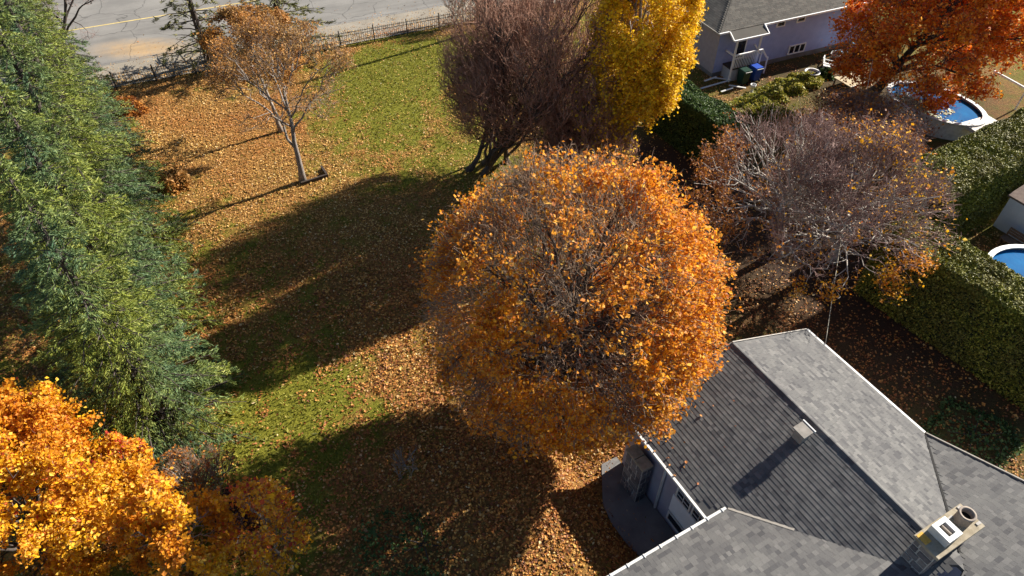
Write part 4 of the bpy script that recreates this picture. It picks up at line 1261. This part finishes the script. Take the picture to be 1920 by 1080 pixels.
make_shrub('russet_shrub', 'small russet shrub under the picket fence end at the spruce row', 'shrub', (-25.0, 40.3), (1.0, 0.9, 1.1), 'leaf_russet', 1800, 0.14, 98)
make_shrub('russet_shrub', 'small russet shrub poking out of the spruce row by the leaf carpet', 'shrub', (-19.2, 32.3), (0.9, 0.9, 1.2), 'leaf_tan', 1500, 0.14, 99)

def make_hedge(label, A_, B_, width, h, seed, n, mat='hedge', size=0.09, name='cedar_hedge', side_n=None):
    rng = np.random.default_rng(seed)
    A_ = np.array(A_, float); B_ = np.array(B_, float)
    Ln = np.linalg.norm(B_ - A_); d = (B_ - A_) / Ln; s = np.array([-d[1], d[0]])
    root = empty(name, (A_[0], A_[1], 0), label, 'hedge')
    # closed wavy inner core, added to block light, coloured like inner shade
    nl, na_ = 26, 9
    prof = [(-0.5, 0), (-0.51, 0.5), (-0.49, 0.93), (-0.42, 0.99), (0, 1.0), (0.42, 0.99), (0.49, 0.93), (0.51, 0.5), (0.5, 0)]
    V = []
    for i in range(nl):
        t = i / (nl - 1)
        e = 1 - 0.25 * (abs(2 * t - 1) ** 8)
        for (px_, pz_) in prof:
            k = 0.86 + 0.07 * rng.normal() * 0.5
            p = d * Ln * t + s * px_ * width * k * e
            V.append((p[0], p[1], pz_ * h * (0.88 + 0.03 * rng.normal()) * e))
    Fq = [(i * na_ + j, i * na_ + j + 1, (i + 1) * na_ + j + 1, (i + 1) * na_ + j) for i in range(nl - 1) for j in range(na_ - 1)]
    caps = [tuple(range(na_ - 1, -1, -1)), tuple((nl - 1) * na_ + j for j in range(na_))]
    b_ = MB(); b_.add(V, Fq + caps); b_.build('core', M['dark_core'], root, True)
    # foliage on top, sides and ends
    t = rng.uniform(-0.02, 1.02, n); k = rng.uniform(0, len(prof) - 1.001, n); k = np.where(rng.uniform(size=n) < 0.45, rng.uniform(2.0, 6.0, n), k)
    i = k.astype(int); f = k - i
    pr_ = np.array(prof)
    q = pr_[i] * (1 - f)[:, None] + pr_[i + 1] * f[:, None]
    bumpy = 1 + 0.035 * fbm(t * Ln * 1.2, q[:, 0] * 3 + q[:, 1] * 2, seed, 1.6)
    dep = rng.uniform(0.9, 1.025, n) * bumpy
    P = d[None] * (t * Ln)[:, None] + s[None] * (q[:, 0] * width * dep)[:, None]
    P = np.c_[P, np.maximum(q[:, 1] * h * dep, 0.03)]
    ec = n // 8
    w_ = rng.uniform(-0.5, 0.5, ec); zz = rng.uniform(0, 0.95, ec)
    end = rng.choice([0.0, 1.0], ec)
    P2 = d[None] * (end * Ln + rng.normal(size=ec) * 0.08)[:, None] + s[None] * (w_ * width)[:, None]
    P = np.concatenate([P, np.c_[P2, zz * h]])
    leaf_obj('foliage', P, size, M[mat], root, seed + 4, up_bias=0.5, narrow=0.55, axis=np.array([[0.1, 0.1, 1.0]]), axis_w=0.25)
    return root
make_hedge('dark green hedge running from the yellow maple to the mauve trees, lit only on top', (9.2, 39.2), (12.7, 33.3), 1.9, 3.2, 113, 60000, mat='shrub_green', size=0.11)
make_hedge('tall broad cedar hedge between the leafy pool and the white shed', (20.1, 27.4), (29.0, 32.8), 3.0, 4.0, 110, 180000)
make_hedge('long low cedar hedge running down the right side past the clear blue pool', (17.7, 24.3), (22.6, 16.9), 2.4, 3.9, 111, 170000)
make_shrub('green_shrub', 'low green ground cover in broken light at the lower right, past the bungalow gable', 'shrub', (18.6, 15.6), (2.0, 1.7, 0.3), 'shrub_green', 1300, 0.12, 112)

# ------------------------------------------------------------------ pools
def ring_pool(name, label, c, rx, ry, h, rot, seed):
    root = empty(name, (c[0], c[1], 0), label, 'pool', rotz=rot)
    k = 40
    a = np.linspace(0, 2 * math.pi, k, endpoint=False)
    def loop(f, z):
        return [(rx * f * math.cos(t), ry * f * math.sin(t), z) for t in a]
    V = loop(1, -0.05) + loop(1, h)
    Fq = [(i, (i + 1) % k, k + (i + 1) % k, k + i) for i in range(k)]
    b_ = MB(); b_.add(V, Fq); b_.build('pool_wall', M['white_dirty'], root)
    V = loop(1.05, h) + loop(1.05, h + .06) + loop(0.94, h + .06) + loop(0.94, h)
    Fq = []
    for r_ in range(4):
        r2 = (r_ + 1) % 4
        Fq += [(r_ * k + i, r_ * k + (i + 1) % k, r2 * k + (i + 1) % k, r2 * k + i) for i in range(k)]
    b_ = MB(); b_.add(V, Fq); b_.build('pool_rim', M['white'], root)
    b_ = MB(); b_.add(loop(0.97, h - 0.12), [tuple(range(k))]); b_.build('pool_water', M['water'], root)
    return root
ring_pool('above_ground_pool', 'oval above ground pool strewn with leaves under the scarlet maple', (27.0, 39.6), 3.0, 2.05, 1.1, R_(-50), 1)
ring_pool('above_ground_pool', 'clear blue pool with a white rim behind the long low hedge at the right edge', (25.0, 23.4), 2.35, 2.35, 1.15, 0, 2)
rng = np.random.default_rng(120)
n = 2600
a = rng.uniform(0, 6.28, n); q = np.sqrt(rng.uniform(0.1, 0.85, n))
g = (np.cos(a + 1.1) < 0.75)
cr, sr = math.cos(R_(-50)), math.sin(R_(-50))
lx, ly = 2.75 * q * np.cos(a), 1.85 * q * np.sin(a)
LP_ = np.stack([27.0 + lx * cr - ly * sr, 39.6 + lx * sr + ly * cr, rng.uniform(0.99, 1.02, n)], 1)
kk = 0.5 * fbm(LP_[:, 0], LP_[:, 1], 5, 1.6) - 0.75 * ly - 0.12 * lx - 0.2 > rng.uniform(0, 0.9, n)
V, Ft = leaves_np(LP_[kk], 0.16, rng, up_bias=4.0, fold=0.05)
tag(link('floating_leaves', mesh_np('floating_leaves', V, Ft, M['leaf_pale'])), 'pale leaves floating on the pool under the scarlet maple', 'leaves', kind='stuff')

# pool deck with boards and rails
dk = empty('pool_deck', (28.9, 36.9, 0), 'small pale wooden deck at the corner of the leafy pool, above the tall hedge', 'deck', rotz=R_(23))
for k in range(9):
    b_ = MB(); b_.box(-1.0, 1.2, -0.9 + k * 0.2, -0.9 + k * 0.2 + 0.185, 1.02, 1.06); b_.build('plank', M['deck_pale'], dk)
for sx, sy in ((-0.95, -0.85), (1.1, -0.85), (-0.95, 0.85), (1.1, 0.85)):
    b_ = MB(); b_.box(sx - .05, sx + .05, sy - .05, sy + .05, -0.05, 1.02); b_.build('post', M['white'], dk)
b_ = MB(); b_.box(-1.0, 1.2, -0.94, -0.905, 0.86, 1.075); b_.build('fascia', M['white'], dk)
b_ = MB(); b_.box(-1.04, -1.005, -0.94, 0.9, 0.86, 1.076); b_.build('fascia', M['white'], dk)
wf = empty('white_rail_fence', (30.1, 37.0, 0), 'white two rail fence beyond the pool deck, along the back of the tall hedge', 'fence', rotz=R_(29))
for z in (0.75, 1.15, 1.5):
    b_ = MB(); b_.box(0, 7, -0.03, 0.03, z - .06, z + .06); b_.build('rail', M['white'], wf)
for x in (0.05, 1.8, 3.6, 5.4, 6.95):
    b_ = MB(); b_.box(x - .05, x + .05, -0.085, -0.032, -0.05, 1.6); b_.build('post', M['white'], wf)
b_ = MB(); b_.bar((32.2, 43.0, 1.5), (34.2, 38.4, 1.4), 0.09, 0.12)
tf = empty('white_handrail', (32.2, 43.0, 0), 'long white handrail slanting behind the scarlet maple at the right edge', 'handrail')
b_ = MB(); b_.bar((0, 0, 1.5), (2.0, -4.6, 1.4), 0.09, 0.12); b_.build('rail', M['white'], tf)
for t_ in (0.02, 0.5, 0.98):
    b_ = MB(); b_.bar((2 * t_, -4.6 * t_, -0.05), (2 * t_, -4.6 * t_, 1.42 - 0.1 * t_), 0.08, 0.08); b_.build('post', M['white'], tf)
ld = empty('pool_ladder', (25.6, 41.2, 0), 'white pool ladder at the far left rim of the leafy pool', 'ladder', rotz=R_(40))
for sx in (-0.25, 0.25):
    b_ = MB(); b_.tube([(sx, -0.45, -0.02), (sx, -0.3, 1.5), (sx, -0.1, 1.7), (sx, 0.15, 1.6), (sx, 0.3, 1.0)], 0.025, 6); b_.build('rail', M['white'], ld, True)
for z in (0.35, 0.65, 0.95):
    b_ = MB(); b_.box(-0.25, 0.25, -0.45 + z * 0.1, -0.35 + z * 0.1, z, z + 0.04); b_.build('rung', M['white'], ld)

# shed at the right edge
sh = empty('garden_shed', (25.9, 28.8, 0), 'white garden shed with a brown roof edge by the clear blue pool', 'shed', rotz=R_(-61))
b_ = MB(); b_.box(0, 4.2, 0.0, 2.6, -0.05, 1.85); b_.build('wall', M['shed_wall'], sh)
b_ = MB(); b_.hexa([(-0.15, -0.03, 1.85), (4.35, -0.03, 1.85), (4.35, 2.75, 2.5), (-0.15, 2.75, 2.5), (-0.15, -0.03, 1.95), (4.35, -0.03, 1.95), (4.35, 2.75, 2.6), (-0.15, 2.75, 2.6)])
b_.build('roof', M['shed_roof'], sh)
bn = empty('garden_bench', (25.5, 27.4, 0), 'dark wooden garden bench between the white shed and the clear blue pool', 'bench', rotz=R_(-61))
for k in range(4):
    b_ = MB(); b_.box(0.0, 1.5, -0.25 + k * 0.12, -0.25 + k * 0.12 + 0.1, 0.42, 0.46); b_.build('seat_slat', M['wood'], bn)
for k in range(3):
    b_ = MB(); b_.box(0.0, 1.5, 0.26 + k * .02, 0.30 + k * .02, 0.55 + k * 0.13, 0.65 + k * 0.13); b_.build('back_slat', M['wood'], bn)
for x in (0.06, 1.44):
    for y in (-0.2, 0.24):
        b_ = MB(); b_.box(x - .03, x + .03, y - .03, y + .03, -0.02, 0.42 if y < 0 else 0.9); b_.build('leg', M['wood'], bn)

# ------------------------------------------------------------------ back-yard clutter by the neighbour house
def chair(loc, rot, label, mat='white', group='white garden chairs on the patio'):
    r_ = empty('garden_chair', (loc[0], loc[1], 0), label, 'chair', group, R_(rot))
    b_ = MB(); b_.box(-0.3, 0.3, -0.3, 0.3, 0.40, 0.45); b_.build('seat', M[mat], r_, bevel=0.02)
    b_ = MB(); b_.hexa([(-0.3, 0.27, 0.45), (0.3, 0.27, 0.45), (0.3, 0.32, 0.45), (-0.3, 0.32, 0.45), (-0.27, 0.42, 0.98), (0.27, 0.42, 0.98), (0.27, 0.47, 0.98), (-0.27, 0.47, 0.98)]); b_.build('backrest', M[mat], r_, bevel=0.015)
    for s in (-1, 1):
        b_ = MB(); b_.box(s * 0.33 - .035, s * 0.33 + .035, -0.3, 0.34, 0.62, 0.66); b_.build('armrest', M['white'], r_)
        for y in (-0.27, 0.27):
            b_ = MB(); b_.bar((s * 0.32, y, -0.01), (s * 0.29, y, 0.62 if y < 0 else 0.41), 0.05, 0.05); b_.build('leg', M['white'], r_)
    return r_
chair((22.4, 45.9), 60, 'white garden chair nearest the mauve trees, left of the tan slab')
chair((23.4, 47.3), 150, 'white garden chair standing between the basement window and the blue lounger')
chair((24.9, 46.7), -40, 'white garden chair right of the blue lounger, under the scarlet maple')
lg = empty('lounger', (24.3, 48.0, 0), 'light blue cushioned lounger among the white garden chairs', 'lounger', rotz=R_(20))
b_ = MB(); b_.box(-0.75, 0.45, -0.35, 0.35, 0.30, 0.36); b_.build('frame', M['white'], lg)
b_ = MB(); b_.box(-0.74, 0.42, -0.31, 0.31, 0.36, 0.46); b_.build('cushion', M['blue_fabric'], lg, bevel=0.03)
b_ = MB(); b_.hexa([(0.42, -0.31, 0.37), (0.52, -0.31, 0.34), (0.52, 0.31, 0.34), (0.42, 0.31, 0.37), (0.75, -0.31, 0.85), (0.85, -0.31, 0.82), (0.85, 0.31, 0.82), (0.75, 0.31, 0.85)]); b_.build('back_cushion', M['blue_fabric'], lg, bevel=0.02)
for x in (-0.7, 0.4):
    for y in (-0.3, 0.3):
        b_ = MB(); b_.box(x - .03, x + .03, y - .03, y + .03, -0.01, 0.3); b_.build('leg', M['white'], lg)
tb = empty('round_planter', (20.9, 44.75, 0), 'round white planter standing at the end of the yellow green shrubs', 'planter')
b_ = MB(); b_.lathe([(0.0, 0.0), (0.36, 0.0), (0.5, 0.5), (0.54, 0.5), (0.54, 0.55), (0.44, 0.55), (0.40, 0.42)], 24); b_.build('pot', M['white'], tb, True)
b_ = MB(); b_.lathe([(0.41, 0.43), (0.0, 0.47)], 24); b_.build('soil', M['soil'], tb)
st_ = empty('patio_table', (23.3, 43.7, 0), 'low tan topped table with a pale edge in front of the garden chairs', 'table', rotz=R_(28))
b_ = MB(); b_.box(-0.95, 0.95, -0.75, 0.75, 0.5, 0.56); b_.build('table_top', M['tan'], st_, bevel=0.01)
b_ = MB(); b_.box(-0.96, 0.96, -0.79, -0.752, 0.45, 0.565); b_.build('edge_trim', M['white_dirty'], st_)
for x in (-0.85, 0.85):
    for y in (-0.65, 0.65):
        b_ = MB(); b_.box(x - .04, x + .04, y - .04, y + .04, -0.01, 0.5); b_.build('leg', M['wood'], st_)
bl = empty('beach_ball', (25.5, 45.4, 0), 'blue and white ball on the patio right of the tan table', 'ball')
b_ = MB(); b_.lathe([(0.28 * math.sin(a_), 0.28 - 0.28 * math.cos(a_)) for a_ in np.linspace(0.02, 1.9, 9)], 18); b_.build('lower_panel', M['blue_plastic'], bl, True)
b_ = MB(); b_.lathe([(0.28 * math.sin(a_), 0.28 - 0.28 * math.cos(a_)) for a_ in np.linspace(1.9, 3.12, 7)], 18); b_.build('upper_panel', M['white'], bl, True)
def bin_(loc, rot, mat, label):
    r_ = empty('wheeled_bin', (loc[0], loc[1], 0), label, 'bin', None, R_(rot))
    b_ = MB(); b_.hexa([(-0.24, -0.27, 0.06), (0.24, -0.27, 0.06), (0.24, 0.27, 0.06), (-0.24, 0.27, 0.06), (-0.3, -0.34, 1.0), (0.3, -0.34, 1.0), (0.3, 0.36, 1.0), (-0.3, 0.36, 1.0)]); b_.build('body', M[mat], r_)
    b_ = MB(); b_.hexa([(-0.32, -0.38, 1.0), (0.32, -0.38, 1.0), (0.32, 0.40, 1.0), (-0.32, 0.40, 1.0), (-0.29, -0.33, 1.07), (0.29, -0.33, 1.07), (0.29, 0.38, 1.1), (-0.29, 0.38, 1.1)]); b_.build('lid', M[mat], r_)
    b_ = MB(); b_.bar((-0.26, 0.44, 1.02), (0.26, 0.44, 1.02), 0.04, 0.04); b_.build('handle', M['white'], r_)
    for s in (-0.25, 0.25):
        b_ = MB(); b_.tube([(s - .03, 0.3, 0.1), (s + .03, 0.3, 0.1)], 0.1, 12); b_.build('wheel', M['black'], r_)
    return r_
bin_((16.85, 44.55), 203, 'blue_plastic', 'blue wheeled bin in front of the small back deck')
bin_((15.95, 44.1), 203, 'green_plastic', 'dark green wheeled bin left of the blue bin')
planks = [((12.95, 43.3), (15.2, 44.3), 'long white plank leading to the corner of the yellow maple'), ((14.2, 44.7), (15.2, 44.25), 'white plank nearest the deck skirt'),
          ((14.2, 42.7), (15.05, 43.05), 'short white plank nearest the yellow green shrubs'), ((14.9, 43.5), (15.9, 42.95), 'white plank pointing at the small white pot'),
          ((13.3, 44.0), (14.2, 44.4), 'white plank beside the stucco end wall')]
for i, (a_, b2, lab) in enumerate(planks):
    o = MB(); z_ = 0.05 + 0.045 * i
    o.bar((a_[0], a_[1], z_), (b2[0], b2[1], z_ + 0.1), 0.14, 0.035)
    tag(o.build('white_plank', M['white']), lab, 'plank', 'white planks dumped behind the neighbour house')
pt = empty('flower_pot', (16.15, 42.4, 0), 'small white pot on a stand among the yellow green shrubs', 'pot')
b_ = MB(); b_.lathe([(0.0, 0.55), (0.14, 0.55), (0.2, 0.85), (0.17, 0.85), (0.15, 0.75), (0.0, 0.75)], 14); b_.build('pot', M['white'], pt, True)
b_ = MB(); b_.tube([(0, 0, -0.02), (0, 0, 0.55)], [0.16, 0.05], 8); b_.build('stand', M['white'], pt)
# white garden stones along the boundary
rng = np.random.default_rng(130)
for i in range(12):
    t_ = [0, .06, .12, .2, .27, .52, .62, .70, .78, .85, .92, 1.0][i]
    x = 17.5 + 2.5 * t_ + rng.normal() * 0.1; y = 37.9 - 5.4 * t_ + rng.normal() * 0.1
    d = unit(rng.normal(size=(60, 3)))
    b_ = MB()
    prof_ = [(0.02, -0.05)] + [(0.22 * math.sin(a_) * (1 + 0.15 * rng.normal()), 0.16 - 0.2 * math.cos(a_)) for a_ in np.linspace(0.5, 2.9, 6)] + [(0.0, 0.36)]
    b_.lathe(prof_, 9)
    o = b_.build('garden_stone', M['stone_white'], None, True)
    o.location = (x, y, 0)
    o.scale = (rng.uniform(0.9, 1.5), rng.uniform(0.8, 1.3), rng.uniform(0.8, 1.2))
    o.rotation_euler = (0, 0, rng.uniform(0, 6))
    tag(o, 'white garden stone in the row glimpsed through the mauve twigs', 'stone', 'row of white stones under the mauve trees')
# low wooden edging by the young tree
ed = empty('log_edging', (-11.55, 33.2, 0), 'short dark timber edging beside the foot of the pale trunked young tree', 'timber edging', rotz=R_(31))
b_ = MB(); b_.box(-0.9, 0.7, -0.5, -0.38, 0, 0.2); b_.build('timber', M['wood_dark'], ed)
b_ = MB(); b_.box(0.6, 0.72, -0.37, 0.5, 0, 0.22); b_.build('timber', M['wood_dark'], ed)

# ------------------------------------------------------------------ fallen leaves and grass
rng = np.random.default_rng(200)
def scatter(nn, x0, x1, y0, y1, dens):
    x = rng.uniform(x0, x1, nn); y = rng.uniform(y0, y1, nn)
    p_ = dens(x, y)
    k = (rng.uniform(size=nn) < p_) & (np.abs(x) < 0.78 * (y + 12)) & (fence_n(x, y) < 0.5)
    u = (x - HO[0]) * HU[0] + (y - HO[1]) * HU[1]
    w = -((x - HO[0]) * HV[0] + (y - HO[1]) * HV[1])
    k &= ~((u > -0.3) & (w > 0) ) | (u > 9.2)
    k &= ~((u > -1.5) & (u < 0.2) & (w > 0.4) & (rng.uniform(size=nn) < 0.85))
    return x[k], y[k]
def litter(name, nn, y0, y1, size, mat, lab, k):
    x, y = scatter(nn, -30, 26, y0, y1, lambda x, y: np.clip(cover(x, y)[0] * 0.95 - 0.08 + 0.35 * fbm(x, y, 61, 3.0), 0.03, 0.95) * (1 - 0.8 * cover(x, y)[1]) * k(y))
    z = ground_z(x, y) + 0.015 + rng.uniform(0, 0.04, len(x))
    V, Ft = leaves_np(np.stack([x, y, z], 1), size, rng, up_bias=1.3, fold=0.3)
    tag(link(name, mesh_np(name, V, Ft, M[mat])), lab, 'leaves', kind='stuff')
litter('fallen_leaves', 330000, 8, 29, 0.098, 'fallen', 'red brown fallen leaves strewn over the near half of the lawn', lambda y: np.clip((29 - y) / 5, 0, 1))
litter('fallen_leaves', 380000, 23, 54, 0.082, 'fallen_gold', 'golden tan fallen leaves carpeting the far half of the lawn', lambda y: np.clip((y - 23) / 5, 0, 1))
nn = 9000
d_ = rng.uniform(-16, 26, nn); n_ = rng.exponential(1.1, nn) + 0.3
p_ = FO + d_[:, None] * FD + n_[:, None] * FN
V, Ft = leaves_np(np.c_[p_, rng.uniform(0.065, 0.09, nn)], 0.08, rng, up_bias=1.5)
tag(link('fallen_leaves', mesh_np('fallen_leaves', V, Ft, M['fallen_gold'])), 'tan fallen leaves blown along the road verge beyond the fence', 'leaves', kind='stuff')
nn = 70
u_ = rng.uniform(0.05, 3.8, nn) * rng.uniform(0, 1, nn); w_ = rng.exponential(1.4, nn)
P_ = np.array([H3(a_, b2, MAIN_EZ + mslope * a_ + 0.04) for a_, b2 in zip(u_, w_) if b2 < 4.4])
V, Ft = leaves_np(P_, 0.1, rng, up_bias=1.5)
tag(link('roof_leaves', mesh_np('roof_leaves', V, Ft, M['fallen'])), 'few orange leaves lying on the bungalow roof near the maple', 'leaves', kind='stuff')
x, y = scatter(230000, -30, 26, 8, 54, lambda x, y: np.clip(1.05 - cover(x, y)[0] * 1.1 - cover(x, y)[1], 0.0, 1))
z = ground_z(x, y) + 0.03
V, Ft = leaves_np(np.stack([x, y, z], 1), 0.14, rng, up_bias=0.1, axis=np.array([[0, 0, 1.0]]), axis_w=0.6, narrow=0.3)
tag(link('grass', mesh_np('grass', V, Ft, M['grass'])), 'rough green grass tufts between the fallen leaves', 'grass', kind='stuff')
